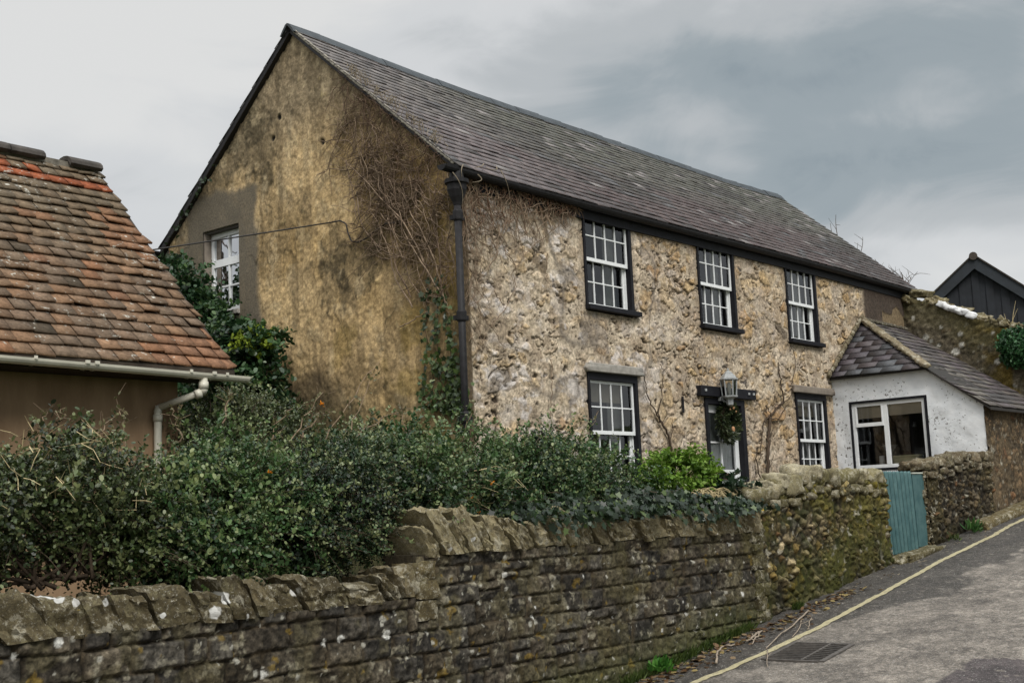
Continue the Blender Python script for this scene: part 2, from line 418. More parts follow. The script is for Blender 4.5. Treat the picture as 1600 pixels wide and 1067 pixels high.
def sprays(blobs, ntw, L=(.12, .3), per=10, up=.35, seed=1, shell=.45, leaf=.03, spread=.75, clump=1.0, cols=None, tipcol=None, tipw=.5, cut=None):
    """twigs growing out of a union of ellipsoids; leaves along each twig. returns leaf arrays + twig lines"""
    g = np.random.default_rng(seed)
    vol = np.array([(b[3]*b[4]+b[4]*b[5]+b[3]*b[5]) for b in blobs]); pick = g.choice(len(blobs), ntw*2, p=vol/vol.sum())
    B = np.array(blobs)[pick]
    d = nrm(g.normal(size=(ntw*2, 3)))
    r = 1-shell*g.random(ntw*2)**1.6
    bump = .52+.95*fbm(d[:, 0]*2.2+pick*3.1+20, d[:, 1]*2.2+20, d[:, 2]*2.2+20, seed=seed, oct=3)
    p = B[:, :3]+d*B[:, 3:6]*(r*bump)[:, None]
    inside = np.zeros(len(p), bool)
    for i, b in enumerate(blobs): inside |= (in_blob(p, b) < .3) & (pick != i)
    holes = fbm(p[:, 0]*3.1, p[:, 1]*3.1, p[:, 2]*3.1, seed=seed+3, oct=2)
    keep = ~inside & (holes > .33*clump)
    if cut is not None: keep &= cut(p)
    p, d, r, B = p[keep][:ntw], d[keep][:ntw], r[keep][:ntw], B[keep][:ntw]
    n = len(p)
    out = nrm(d/B[:, 3:6]*B[:, 3:6].mean(1)[:, None] + np.array([0, 0, up]) + g.normal(size=(n, 3))*.45)
    ln = L[0]+(L[1]-L[0])*g.random(n)**2
    t = (np.arange(per)+.5)/per
    tt = np.tile(t, (n, 1)) + g.normal(size=(n, per))*.03
    sag = -.25*ln[:, None]*tt**2
    pos = p[:, None, :] + out[:, None, :]*(tt*ln[:, None])[..., None]; pos[..., 2] += sag
    pd = nrm(g.normal(size=(n, per, 3))); pd = pd-out[:, None, :]*(pd*out[:, None, :]).sum(-1, keepdims=True)
    dirs = nrm(out[:, None, :]*(1-spread) + nrm(pd)*spread + np.array([0, 0, .15]))
    nor = nrm(np.cross(dirs, nrm(g.normal(size=(n, per, 3))))+np.array([0, 0, .8])+out[:, None, :]*.3)
    S = leaf*(.65+.7*g.random((n, per)))
    cols = np.asarray(cols)
    cl = fbm(p[:, 0]*2.0, p[:, 1]*2.0, p[:, 2]*2.0, seed=seed+8, oct=2)
    ci = np.clip(cl*1.6-.3+g.normal(size=n)*.22, 0, .999)*(len(cols)-1); i0 = ci.astype(int); fr = (ci-i0)[:, None]
    base = cols[i0]*(1-fr)+cols[np.minimum(i0+1, len(cols)-1)]*fr
    cc = np.repeat(base[:, None, :], per, 1)*(.7+.6*g.random((n, per, 1)))
    if tipcol is not None:
        w = tipw*ss(.55, 1., tt)*(g.random((n, 1)) < .5)
        cc = cc*(1-w[..., None])+np.asarray(tipcol)*w[..., None]
    lines = np.stack([p, p+out*ln[:, None]*.5+np.array([0, 0, -.06])*ln[:, None], p+out*ln[:, None]+np.array([0, 0, -.25])*ln[:, None]], 1)
    return pos.reshape(-1, 3), dirs.reshape(-1, 3), nor.reshape(-1, 3), S.ravel(), cc.reshape(-1, 3), lines
def stems_mesh(name, blobs, base, seed, mat, parent, nb=7, r0=.03, extra=None, twigs=None):
    g = np.random.default_rng(seed); mb = MB()
    for bx, by, bz in base:
        for k in range(nb):
            b = blobs[g.integers(len(blobs))]
            tgt = np.array(b[:3])+nrm(g.normal(size=3))*np.array(b[3:6])*.75; tgt[2] = max(tgt[2], b[2]-.1)
            a = np.array([bx, by, bz])+g.normal(size=3)*np.array([.05, .05, 0])
            mid = (a+tgt)/2+g.normal(size=3)*.1; mid[2] += .05
            pts = [a+(mid-a)*t*2 if t < .5 else mid+(tgt-mid)*(t*2-1) for t in np.linspace(0, 1, 7)]
            pts = np.array(pts)+g.normal(size=(7, 3))*.02
            mb.tube(pts, np.linspace(r0*(.6+.6*g.random()), .005, 7), 5)
    if twigs is not None:
        for ln in twigs: mb.tube(ln, [.004, .003, .0015], 3, cap=False)
    return mb.build(name, mat, parent, True)
def shrub(name, label, cat, blobs, ntw, base, group=None, seed=1, leaf=.032, per=10, cols=None, tipcol=None, shape='oval', mat=None, L=(.12, .3), up=.35, spread=.75, shell=.45, clump=1., r0=.03, twigfrac=.12, tipw=.5, stemmat=None, wid=1., cut=None, long=0):
    t = thing(name, base[0], label, cat, group)
    P, D, N, S, cc, ln = sprays(blobs, ntw, L, per, up, seed, shell, leaf, spread, clump, cols, tipcol, tipw, cut)
    if long:      # looser long shoots with bigger leaves that break the outline
        e = sprays(blobs, int(ntw*long), (.28, .62), 16, .9, seed+400, .25, leaf*1.35, .6, 1., np.asarray(cols)*1.15, tipcol, .8, cut)
        P, D, N, S, cc, ln = [np.concatenate(q) for q in zip((P, D, N, S, cc, ln), e)]
    leaves('foliage', P, D, N, S, cc, mat or M_LEAF, t, shape, wid)
    g = np.random.default_rng(seed+99)
    k = g.random(len(ln)) < twigfrac
    stems_mesh('stems', blobs, base, seed+5, stemmat or M_DARKSTEM, t, r0=r0, twigs=ln[k])
    return t

# ================================================================== setting: land and road
SL, B0 = .117, -.87
def road_z(x, y=None): return B0 + SL*np.clip(x, -40, 45)
YW = -2.9                                  # face of the garden walls
def road():
    us = np.concatenate([np.arange(-30, -4, .25), np.arange(-4, 14, .045), np.arange(14, 45, .3)])
    ys = np.arange(-9.6, -2.79, .045)
    uu, vv = np.meshgrid(us, ys)
    und = (fbm(uu*.7, vv*.7, 0, 3, 3)-.5)*.05
    edge = ss(-3.35, -2.95, vv)*.015*fbm(uu*3, vv*3, 0, 4, 3)
    rough = (fbm(uu*9, vv*9, 0, 6, 3)-.5)*.008
    H = und+edge+rough
    lite = C(154, 145, 134)*.55; mid = C(128, 120, 111)*.52; dark = C(86, 81, 75)*.58
    n1 = fbm(uu*1.1, vv*1.6, 0, 8, 5); n2 = fbm(uu*.5, vv*.5, 0, 9, 4); n3 = fbm(uu*6, vv*6, 0, 10, 4)
    c = mix(lite, mid, ss(.35, .7, n1*.6+n3*.4))
    # dark repaired strip along the wall, ragged outer edge that widens uphill
    w = -3.72 - .16*(n3-.5) - .75*ss(1.6, 4.5, uu)*(1-ss(8, 13, uu)*.4) - 1.1*(n1-.45)*ss(.8, 3.5, uu)
    c = mix(dark*.95, c, ss(-.06, .08, w-vv))
    st = ss(.55, .66, fbm(uu*1.4+3, vv*2.6, 0, 14, 5))*ss(-5.2, -3.9, vv)*.75
    c = mix(c, dark*1.1, st)
    pt = ((uu < .72+.05*(n3-.5)) & (uu > -1.6) & (vv < -6.02-.04*n3)).astype(float)*.85
    c = mix(c, C(74, 66, 68)*.6, pt)
    crack = ss(.012, .0, np.abs(fbm(uu*.9, vv*.9, 0, 22, 4)-.5))*ss(.45, .6, n2)*.55
    c = mix(c, dark*.6, crack)
    c = c*hc(fbm(uu*21, vv*21, 0, 16, 2), .9)[..., None]*hc(fbm(uu*5, vv*5, 0, 26, 4, .65), 1.1)[..., None]
    spk = ss(.8, .86, fbm(uu*14, vv*14, 0, 18, 2)); c = mix(c, lite*1.35, spk*.6)
    P = np.stack([uu, vv, road_z(uu)+H], -1)
    nv, nu = uu.shape; idx = np.arange(nu*nv).reshape(nv, nu)
    F = np.stack([idx[:-1, :-1], idx[:-1, 1:], idx[1:, 1:], idx[1:, :-1]], -1).reshape(-1, 4)
    return struct(fastmesh('road', P.reshape(-1, 3), F, c.reshape(-1, 3), M_ROADSURF, None, True))
road()
def road_h(x, y): return float(road_z(x) + (fbm(np.array([x*.7]), np.array([y*.7]), 0, 3, 3)[0]-.5)*.05)

def ground():
    mb = MB()
    xs = [-900, -200, -40, -20, 0, 20, 45, 120, 300, 900]
    ys = [-900, -300, -60, -20, 20, 60, 300, 900]
    V = [(x, y, float(road_z(x))-.12) for y in ys for x in xs]; n = len(xs)
    F = [(j*n+i, j*n+i+1, (j+1)*n+i+1, (j+1)*n+i) for j in range(len(ys)-1) for i in range(n-1)]
    mb.add(V, F, (.08, .08, .04)); return struct(mb.build('ground', plain('rough grass field', (.06, .075, .03), .95, .1, .4, 3)))
ground()
def garden():
    us = np.arange(-16, 26, .2); vs = np.arange(-2.62, 14, .2)
    uu, vv = np.meshgrid(us, vs)
    H = .22+.05*np.clip(uu-2, 0, 20)-.14*ss(-3.6, -4.4, uu)+(fbm(uu*1.5, vv*1.5, 0, 2, 3)-.5)*.12
    H = np.where(vv < 1, H, np.maximum(H, .5))
    c = mix(C(60, 50, 38)*.7, C(70, 74, 40)*.6, fbm(uu*2, vv*2, 0, 5, 3))
    return struct(heightfield('garden_soil', (0, 0, 0), (1, 0, 0), (0, 1, 0), us, vs, H, c, M_WALLSTONE))
garden()
def yellow_line():
    px = [(1085, 1067), (1100, 1058.5), (1150, 1038), (1217, 1011.6), (1275, 982), (1334.6, 951), (1392, 920), (1451.8, 886.5), (1525, 849), (1600, 812)]
    pts = [(-6.0, -3.62), (-3.0, -3.66)]
    for u, v in px:
        d = CF*FPX+CR*(u-800)-CU*(v-533.5); t = (B0+SL*CX-CZ)/(d[2]-SL*d[0]); p = np.array([CX, CY, CZ])+d*t; pts.append((p[0], p[1]))
    pts += [(14, -3.4), (20, -3.3)]
    pts = np.array(pts); xs = np.arange(-6, 20, .06); yc = np.interp(xs, pts[:, 0], pts[:, 1]); yc = np.convolve(np.pad(yc, 6, 'edge'), np.ones(13)/13, 'valid')
    V = []; F = []
    for i, (x, y) in enumerate(zip(xs, yc)):
        j = .006*math.sin(x*9.1)+.006*math.sin(x*23.7)
        for s in (-1, 0, 1):
            yy = y+s*(.046+j*s); V.append((x, yy, road_h(x, yy)+.0085+float((fbm(np.array([x*9]), np.array([yy*9]), 0, 6, 3)[0]-.5)*.008)))
        if i: b = 3*i; F += [(b-3, b, b+1, b-2), (b-2, b+1, b+2, b-1)]
    mb = MB(); mb.add(V, F); return struct(mb.build('road_marking', M_MARK, None, True))
yellow_line()

# drain grate set in the road
def drain():
    x0, x1, y0, y1 = .30, 1.06, -4.58, -3.90
    zc = lambda x, y: road_h(x, y)+.006
    t = thing('drain_grate', (.68, -4.24, zc(.68, -4.24)), 'rectangular iron drain grating with curved bars sunk in the road beside the yellow line', 'drain grate')
    fr = MB()
    def bar(mb, P, Q, w, h=.02):
        P = np.array([P[0], P[1], zc(*P)]); Q = np.array([Q[0], Q[1], zc(*Q)]); d = nrm(Q-P); s = np.cross(d, (0, 0, 1)); s /= np.linalg.norm(s)
        mb.beam(P, Q, s*w/2, np.array([0, 0, h/2]))
    for P, Q in (((x0, y0), (x1, y0)), ((x0, y1), (x1, y1))): bar(fr, P, Q, .055)
    for P, Q in (((x0, y0+.03), (x0, y1-.03)), ((x1, y0+.03), (x1, y1-.03))): bar(fr, P, Q, .055)
    ir = plain('rusty drain iron', (.075, .066, .058), .7, .4, .4, 16, .4, 40)
    fr.build('frame', ir, t)
    gr = MB()
    n = 10
    for i in range(n):
        x = x0+.05+(x1-x0-.1)*i/(n-1)
        pts = [(x+.03*math.sin(PI*k/6), y0+.03+(y1-y0-.06)*k/6) for k in range(7)]
        for a, b in zip(pts[:-1], pts[1:]): bar(gr, a, b, .022, .022)
    gr.build('bars', ir, t)
    rb = MB(); bar(rb, (x0+.03, (y0+y1)/2-.1), (x1-.03, (y0+y1)/2-.1), .025, .026); rb.build('cross_rib', ir, t)
    pit = MB(); pit.add([(x0, y0, zc(x0, y0)-.002), (x1, y0, zc(x1, y0)-.002), (x1, y1, zc(x1, y1)-.002), (x0, y1, zc(x0, y1)-.002)], [(0, 1, 2, 3)])  # flat black sheet stands in for the shade below the bars
    pit.build('pit', plain('black drain pit', (.004, .004, .004), .9), t)
drain()

# ================================================================== the stone cottage
DPT, ZE, ZR, LEN = 6.27, 5.40, 8.12, 15.2
YR = DPT/2
house = thing('stone_cottage', (7.6, 3.1, .4), 'long two storey stone cottage with slate roof, stained ochre gable and five white sash windows', 'house')
# openings on the front: x0, x1, z0, z1 of the black frames
UP = dict(z0=3.76, z1=5.36); LO = dict(z0=1.16, z1=2.83)
WIN = [('u', 2.77, 4.02), ('u', 5.98, 7.20), ('u', 9.10, 10.34), ('l', 2.70, 3.98), ('l', 9.16, 10.40)]
DOOR = (5.93, 7.22, .45, 2.60)
def facade():
    st = .0145
    us = np.arange(0, LEN+st, st); vs = np.arange(.1, 5.46, st)
    uu, vv = np.meshgrid(us, vs)
    wx = uu+(fbm(uu*2.0, vv*2.0, 0, 41, 3)-.5)*.34+(fbm(uu*9, vv*9, 0, 141, 3)-.5)*.12; wz = vv+(fbm(uu*2.0, vv*2.0, 0, 42, 3)-.5)*.22+(fbm(uu*9, vv*9, 0, 142, 3)-.5)*.10
    ia, ib, ed, lx, lz = voronoi(wx, wz, .56, .25, 3, .9, True, True)
    ia2, ib2, ed2, lx2, lz2 = voronoi(wx*1.0+.11, wz, .34, .15, 13, .95, True, True)
    small = fbm(uu*.9, vv*.9, 0, 44, 3) > .52
    ia, ib, ed, lx, lz = [np.where(small, q2, q1) for q1, q2 in ((ia, ia2), (ib, ib2), (ed, ed2), (lx, lx2), (lz, lz2))]
    fn = fbm(uu*14, vv*14, 0, 45, 5, .65); fc = fbm(uu*5, vv*5, 0, 46, 4); f3 = fbm(uu*32, vv*36, 0, 146, 3, .7)
    flush = ss(.45, .58, fbm(uu*1.6, vv*2.1, 0, 47, 5))       # areas slurried over with mortar
    jw = .010+.026*ss(.35, .65, fbm(uu*2.3, vv*2.3, 0, 150, 3))      # width of the smeared joints
    body = ss(0, 1, (ed-jw)/.010)
    ta = _h(np.floor(ia*9973), np.floor(ib*9973), ia*0, 77)-.5; tb = _h(np.floor(ia*9973), np.floor(ib*9973), ia*0, 78)-.65
    q_ = fbm(uu*3.5+ia*9, vv*11+ib*9, 0, 144, 3)*7; terr = (np.floor(q_)+ss(.8, 1., q_-np.floor(q_)))/7
    step = ss(.72, .82, q_-np.floor(q_))*(1-ss(.92, 1., q_-np.floor(q_)))*ss(.46, .58, fbm(uu*3.3, vv*3.3, 0, 149, 2))*body
    rg_ = 1-np.abs(2*fbm(uu*6, vv*10, 0, 147, 4, .6)-1)
    H = body*(.012+.018*ia+lx*ta*.10+lz*tb*.22)+(terr-.5)*.022*body+(fn-.5)*.018+(f3-.5)*.010+(fc-.5)*.02
    H = (H*(1-.6*flush)+flush*(.016+(fc-.5)*.02))*.78
    # near openings: smooth reveals
    near = np.zeros_like(uu)
    for k, x0, x1 in WIN:
        zz = UP if k == 'u' else LO
        d = np.maximum(np.maximum(x0-uu, uu-x1), np.maximum(zz['z0']-vv, vv-zz['z1'])); near = np.maximum(near, 1-ss(.02, .16, d))
    d = np.maximum(np.maximum(DOOR[0]-uu, uu-DOOR[1]), vv-DOOR[3]); near = np.maximum(near, 1-ss(.01, .1, d))
    H = H*(1-near)+near*.008*fc*2
    # stone colours
    pale = np.array([C(206, 190, 160), C(190, 170, 135), C(214, 203, 184), C(190, 166, 126), C(180, 164, 138), C(202, 178, 134), C(188, 174, 150)])*.92
    warm = np.array([C(190, 162, 112), C(176, 144, 94), C(196, 174, 134), C(166, 134, 90), C(176, 154, 120), C(192, 164, 120), C(160, 144, 120)])*.92
    k = np.clip((ib*7).astype(int), 0, 6)
    wmix = ss(2.6, 6.0, uu+1.6*(fbm(uu*.6, vv*.6, 0, 48, 2)-.5))
    c = pale[k]*(1-wmix[..., None])+warm[k]*wmix[..., None]
    c = c*.6+c.mean((0, 1))*.4
    c = c*(.86+.26*ia)[..., None]*hc(fn, 1.0)[..., None]*hc(f3, .8)[..., None]
    rust = ((ia > .955) & (ib > .4)).astype(float)*.5; c = mix(c, C(188, 138, 76)*.66, rust)
    darks = ((ia < .04)).astype(float)*.6; c = mix(c, C(104, 96, 84)*.6, darks)
    mort = mix(C(206, 190, 160)*.88, C(176, 158, 130)*.80, ss(.38, .62, fc))*hc(fn, .9)[..., None]*hc(f3, .7)[..., None]
    gap = 1-body
    c = mix(c, mort, gap*.85); c = mix(c, mort, flush*.55)
    dk_ = C(58, 46, 34)*.55
    crack = ss(.0075, .002, np.abs(ed-jw-.001))*ss(.49, .57, fbm(uu*3.6, vv*3.6, 0, 51, 4))*(1-.8*flush)
    c = mix(c, dk_, crack*.92); H = H-crack*.03
    crk = ss(.92, .98, rg_)*ss(.52, .60, fbm(uu*2.7, vv*2.7, 0, 148, 3)); c = mix(c, dk_*1.3, crk*.7)
    c = mix(c, C(110, 92, 66)*.6, step*.4)
    pits = ss(.72, .77, fbm(uu*8+5, vv*13, 0, 52, 4)); c = mix(c, dk_*1.1, pits*.85); H = H-pits*.018
    white = ss(.53, .63, fbm(uu*3.4+9, vv*4.8, 0, 53, 5))*(1-wmix*.72)*.7; c = mix(c, C(230, 222, 208)*.82, white*(.4+.6*body)*(1-crack))
    c = mix(c, C(176, 160, 134)*.66, near*.6)
    # long smears of grey cement pointing
    sm = ss(.030, .0, np.abs(fbm(uu*.8+4, vv*.55, 0, 54, 3)-.52))*ss(.9, 2, uu)*(1-ss(4.5, 6.5, uu)); c = mix(c, C(140, 130, 114)*.6, sm*.7); H = H*(1-sm*.6)+sm*.012
    # grey brown render patch at the far end under the eaves, with a broken tan patch
    nb = .35*(fbm(uu*1.6, vv*1.6, 0, 55, 4)-.5)
    pt = ss(12.45, 12.6, uu+nb*.6)
    tan = ss(0, .06, 4.98-vv+nb*1.2-.25*np.abs(np.sin(uu*3.1)))*ss(13.35, 13.45, uu)
    c = mix(c, mix(C(112, 98, 82)*.52, C(96, 84, 72)*.5, fc), pt); H = H*(1-pt)+pt*(.03+(fc-.5)*.01)
    c = mix(c, C(158, 138, 104)*.55*(.8+.4*fn)[..., None], pt*tan); H = H-pt*tan*.015
    # quoin strip of brown render at the corner
    q = 1-ss(.16, .22, uu+.04*(fc-.5)); c = mix(c, mix(C(122, 102, 70)*.5, C(96, 80, 56)*.5, fn), q*.9); H = H*(1-q)+q*.02
    # darker and browner towards the eaves
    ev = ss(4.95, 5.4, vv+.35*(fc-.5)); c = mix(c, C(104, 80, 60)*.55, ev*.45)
    c = c*np.array([1.0, .995, 1.09])
    keep = np.ones_like(uu, bool)
    for kk, x0, x1 in WIN:
        zz = UP if kk == 'u' else LO
        keep &= ~((uu > x0+.03) & (uu < x1-.03) & (vv > zz['z0']-.02) & (vv < zz['z1']-.03))
    keep &= ~((uu > DOOR[0]+.03) & (uu < DOOR[1]-.03) & (vv < DOOR[3]-.02))
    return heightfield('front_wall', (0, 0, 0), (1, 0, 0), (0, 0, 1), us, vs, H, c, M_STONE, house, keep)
facade()
GW = dict(y0=4.50, y1=5.36, z0=4.10, z1=5.45)     # gable window opening
def gable():
    st = .017
    us = np.arange(0, DPT+st, st); vs = np.arange(.1, ZR+.02, st)
    uu, vv = np.meshgrid(us, vs); yy = DPT-uu
    n = fbm(uu*1.4, vv*.8, 0, 61, 5); n2 = fbm(uu*5, vv*3.0, 0, 62, 5); n3 = fbm(uu*16, vv*11, 0, 63, 4); n4 = fbm(uu*.7, vv*.6, 0, 64, 3)
    H = (n2-.5)*.030+(n3-.5)*.022+(n-.5)*.03+(fbm(uu*26, vv*22, 0, 164, 3)-.5)*.014
    och = C(198, 168, 118)*.84; och2 = C(176, 148, 100)*.80; gry = C(150, 134, 108)*.70; drk = C(74, 66, 48)*.55
    c = mix(och, och2, ss(.3, .7, n))
    c = mix(c, C(186, 152, 92)*.58, ss(.55, .72, n4)*.7)
    c = mix(c, gry, ss(5.3, 7.2, vv+1.4*(n-.5))*.8)                      # greyer towards the top
    c = mix(c, gry*.9, ss(.42, .62, n2*.5+n4*.5)*.45*ss(2.0, 4.4, yy))
    big = fbm(uu*1.3, vv*.9, 0, 161, 7, .68); med = fbm(uu*3.2+9, vv*2.2, 0, 162, 6, .7); fin = fbm(uu*11, vv*8, 0, 163, 5, .72)
    c = mix(c, drk*1.5, ss(.51, .64, big)*.5)
    c = mix(c, drk*1.2, ss(.52, .62, med)*(.1+.9*ss(.46, .60, big))*.6)
    c = mix(c, C(208, 188, 148)*.72, ss(.56, .64, fbm(uu*5+30, vv*4, 0, 165, 6, .6))*.28)
    gr1 = fbm(uu*17, vv*9, 0, 166, 5, .7); c = mix(c, drk*1.3, ss(.545, .62, gr1)*ss(.46, .56, med)*ss(.42, .56, big)*.6)
    c = c*hc(fin, 1.2)[..., None]*hc(fbm(uu*34, vv*26, 0, 167, 3, .7), .8)[..., None]
    blk = ss(.2, .6, n4+.15*np.sin(yy*2.1))
    stn = ss(.50, .64, fbm(uu*6.5, vv*.75, 0, 66, 4)); c = mix(c, C(92, 78, 54)*.55, stn*.36)
    c = (c*.90+c.mean(-1, keepdims=True)*.10)*1.08   # vertical run marks
    ye = ss(.58, .72, fbm(uu*2.2+7, vv*1.5, 0, 67, 4))*ss(4.4, 2.2, vv*.6+yy*.4); c = mix(c, C(168, 142, 66)*.6, ye*.4)
    pl = ss(.70, .77, n3*.6+n2*.4); c = mix(c, C(196, 176, 128)*.6, pl*.6)
    # grey cement patch round the window, and one low down
    nb = .22*(fbm(uu*1.8, vv*1.8, 0, 68, 4)-.5)
    pw = ss(3.98, 4.10, yy+nb)*ss(6.10, 5.95, vv+nb)*ss(6.1, 5.75, yy+nb*2)
    pc = mix(C(128, 120, 106)*.62, C(112, 104, 90)*.6, n); c = mix(c, pc, pw*.92); H = H*(1-pw*.8)
    lo = ss(3.1, 2.75, vv+nb*2)*ss(2.0, 2.5, yy+nb)*ss(4.0, 3.4, yy); c = mix(c, mix(C(120, 104, 84)*.5, C(96, 82, 60)*.5, n2), lo*.8)
    gr = ss(2.9, 1.7, vv+.7*(n-.5)); c = mix(c, C(84, 88, 44)*.5, gr*.45)
    # hairline cracks
    cr = ss(.010, .0, np.abs(fbm(uu*1.1, vv*.9, 0, 71, 4)-.5))*ss(.5, .65, n4); c = mix(c, drk*.6, cr*.7)
    q = ss(.0, .12, .26-yy); c = mix(c, C(178, 160, 122)*.55, q*.35*ss(3.9, 2.5, vv))
    half = np.abs(yy-YR)
    top = ZE+(ZR-ZE)*(1-half/YR)-.02
    keep = vv < top
    keep &= ~((yy > GW['y0']+.0) & (yy < GW['y1']) & (vv > GW['z0']) & (vv < GW['z1']))
    # holes left by old fixings
    for a, b in ((3.5, 6.9), (3.65, 6.6), (2.55, 6.3)):
        r = np.hypot(yy-a, vv-b); h = ss(.055, .03, r); c = mix(c, (.01, .01, .01), h); H = H-h*.03
    return heightfield('gable_wall', (0, DPT, 0), (0, -1, 0), (0, 0, 1), us, vs, H, c, M_RENDER, house, keep)
gable()
def carcass():
    """rear wall, far gable and floors: keep the rooms dark behind the glass"""
    mb = MB()
    mb.box(.02, LEN, DPT-.02, DPT+.25, .1, ZE)
    mb.box(LEN-.02, LEN+.25, .0, DPT-.03, .1, ZE)
    x = LEN+.25
    mb.add([(x, 0, ZE), (x, DPT, ZE), (x, YR, ZR-.02), (LEN-.02, 0, ZE), (LEN-.02, DPT, ZE), (LEN-.02, YR, ZR-.02)], [(0, 1, 2), (5, 4, 3), (0, 3, 4, 1), (1, 4, 5, 2), (2, 5, 3, 0)])
    mb.build('rear_wall', M_GREYRENDER, house)
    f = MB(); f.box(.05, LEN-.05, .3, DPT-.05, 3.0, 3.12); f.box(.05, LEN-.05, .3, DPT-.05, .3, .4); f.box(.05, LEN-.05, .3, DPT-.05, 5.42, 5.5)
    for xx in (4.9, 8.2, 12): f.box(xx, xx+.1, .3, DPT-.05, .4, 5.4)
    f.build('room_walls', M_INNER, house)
carcass()

def slates(name, O, U, V, urange, vlen, gauge, width, thick, colf, mat, parent, wob=.006, lift=.02, jit=.02, sagf=None, seed=1):
    """a roof slope of individual lapped slates. O eave corner, U along the eave, V up the slope"""
    g = np.random.default_rng(seed)
    O, U, V = map(lambda t: np.asarray(t, float), (O, U, V)); N = np.cross(U, V)
    A = []; colr = []
    nrow = int(round(vlen/gauge)); gauge = vlen/nrow
    for r in range(nrow):
        v0 = r*gauge; v1 = min(v0+gauge*1.28, vlen)
        ua, ub = urange(v0+.35*gauge)
        if ub-ua < width*.3: continue
        u = ua-(r % 2)*width*.5-g.random()*width*.12
        rs = g.normal()*.004
        while u < ub:
            w = width*(.88+.26*g.random())
            a = max(u, ua); b = min(u+w, ub)
            if b-a > .04:
                dv = g.normal()*jit*.35; h0 = lift+abs(g.normal())*wob; tilt = g.normal()*wob*.8; gp = .004
                dv2 = dv+g.normal()*jit*.15
                slip = -g.random()*gauge*.25 if g.random() < .012 else 0
                A.append((a+gp, b-gp, v0+dv+slip+rs, v0+dv2+slip+rs, v1, h0+tilt, h0-tilt, thick))
                colr.append(colf((a+b)/2, v0, r, g))
            u += w
    A = np.array(A); colr = np.array(colr); n = len(A)
    a, b, va, vb, v1, ha, hb, th = A.T
    P = np.zeros((n, 8, 3))
    z = np.zeros(n)
    for i, (uu, vv, hh) in enumerate(((a, va, ha), (b, vb, hb), (b, v1, z+.003), (a, v1, z+.003), (a, va, ha-th), (b, vb, hb-th), (b, v1, z-.004), (a, v1, z-.004))):
        P[:, i] = O+uu[:, None]*U+vv[:, None]*V+hh[:, None]*N
        if sagf is not None: P[:, i, 2] += sagf(uu, vv)
    idx = np.arange(n)[:, None]*8
    F = np.concatenate([idx+np.array(q) for q in ((0, 1, 2, 3), (4, 7, 6, 5), (0, 4, 5, 1), (1, 5, 6, 2), (3, 2, 6, 7), (0, 3, 7, 4))])
    cc = np.repeat(colr, 8, 0)
    return fastmesh(name, P.reshape(-1, 3), F, cc, mat, parent)

SLOPE = math.hypot(YR+.16, (ZR-ZE)*(YR+.16)/YR); RV = nrm(np.array([0, YR, ZR-ZE]))
ze0 = ZE-.16*(ZR-ZE)/YR+.10
def sag(u, v): 
    t = np.clip(u/LEN, 0, 1); return -.10*4*t*(1-t)*np.clip(v/SLOPE, 0, 1)-.02*np.sin(t*9)*(v/SLOPE)-.025*np.sin(t*5.2+1)*(1-v/SLOPE)
def slate_col(u, v, r, g):
    t = v/SLOPE
    n = float(fbm(np.array([u*.55]), np.array([v*1.6]), 0, 81, 3)[0]); n2 = float(fbm(np.array([u*1.6]), np.array([v*2.2]), 0, 82, 2)[0])
    pur = C(108, 90, 88)*.44; grn = C(112, 114, 100)*.44; gry = C(130, 124, 118)*.44; dk = C(76, 70, 66)*.44
    c = mix(grn, pur, float(ss(.55, .25, np.array(t+.5*(n-.5)))))
    c = c*(1-.5*n2)+gry*.5*n2
    if n > .56: c = c*.45+dk*.55
    left = float(ss(4.5, .4, np.array(u))); c = c*(1-.55*left)+C(150, 142, 142)*.5*.55*left
    k = g.random()
    if k < .04: c = C(160, 156, 152)*.5
    elif k < .08: c = dk*1.2
    elif k < .13: c = C(120, 120, 120)*.45
    return c*(.88+.24*g.random())*np.array([1.06, 1.0, 1.0])
roof_root = MB()
roof_root.add([(-.06, -.15, ze0-.06), (LEN+.1, -.15, ze0-.06), (LEN+.1, YR, ZR-.03), (-.06, YR, ZR-.03), (-.06, DPT+.15, ze0-.06), (LEN+.1, DPT+.15, ze0-.06)], [(0, 1, 2, 3), (3, 2, 5, 4)])
def roof_deck():
    mb = MB(); n = 24
    for a, b in zip(np.linspace(-.07, LEN+.10, n)[:-1], np.linspace(-.07, LEN+.10, n)[1:]):
        for side in (0, 1):
            q = []
            for u, v in ((a, 0), (b, 0), (b, 1), (a, 1)):
                y = -.15+v*(YR+.15); z = ze0+(ZR+.07-ze0)*v+float(sag(np.array(u), np.array(v*SLOPE)))
                if side: y = DPT-y
                q.append((u, y, z))
            lo = [(x, y, z-.09) for x, y, z in q]; hi = [(x, y, z-.018) for x, y, z in q]
            F = [(0, 1, 2, 3), (7, 6, 5, 4), (0, 4, 5, 1), (1, 5, 6, 2), (2, 6, 7, 3), (3, 7, 4, 0)]
            if side: F = [tuple(reversed(f)) for f in F]
            mb.add(hi+lo, [tuple(reversed(f)) for f in F] if False else F)
    return mb.build('roof', plain('dark roof boards', (.03, .026, .022), .9), house)
ROOF = roof_deck()
RVu = nrm(np.array([0, YR+.15, ZR+.07-ze0])); SL2 = math.hypot(YR+.15, ZR+.07-ze0)
slates('slates', (0, -.17, ze0-.01), (1, 0, 0), RVu, lambda v: (-.09, LEN+.13), SL2-.05, .175, .30, .009, slate_col, M_SLATE, ROOF, sagf=sag, seed=5, lift=.014, wob=.004)
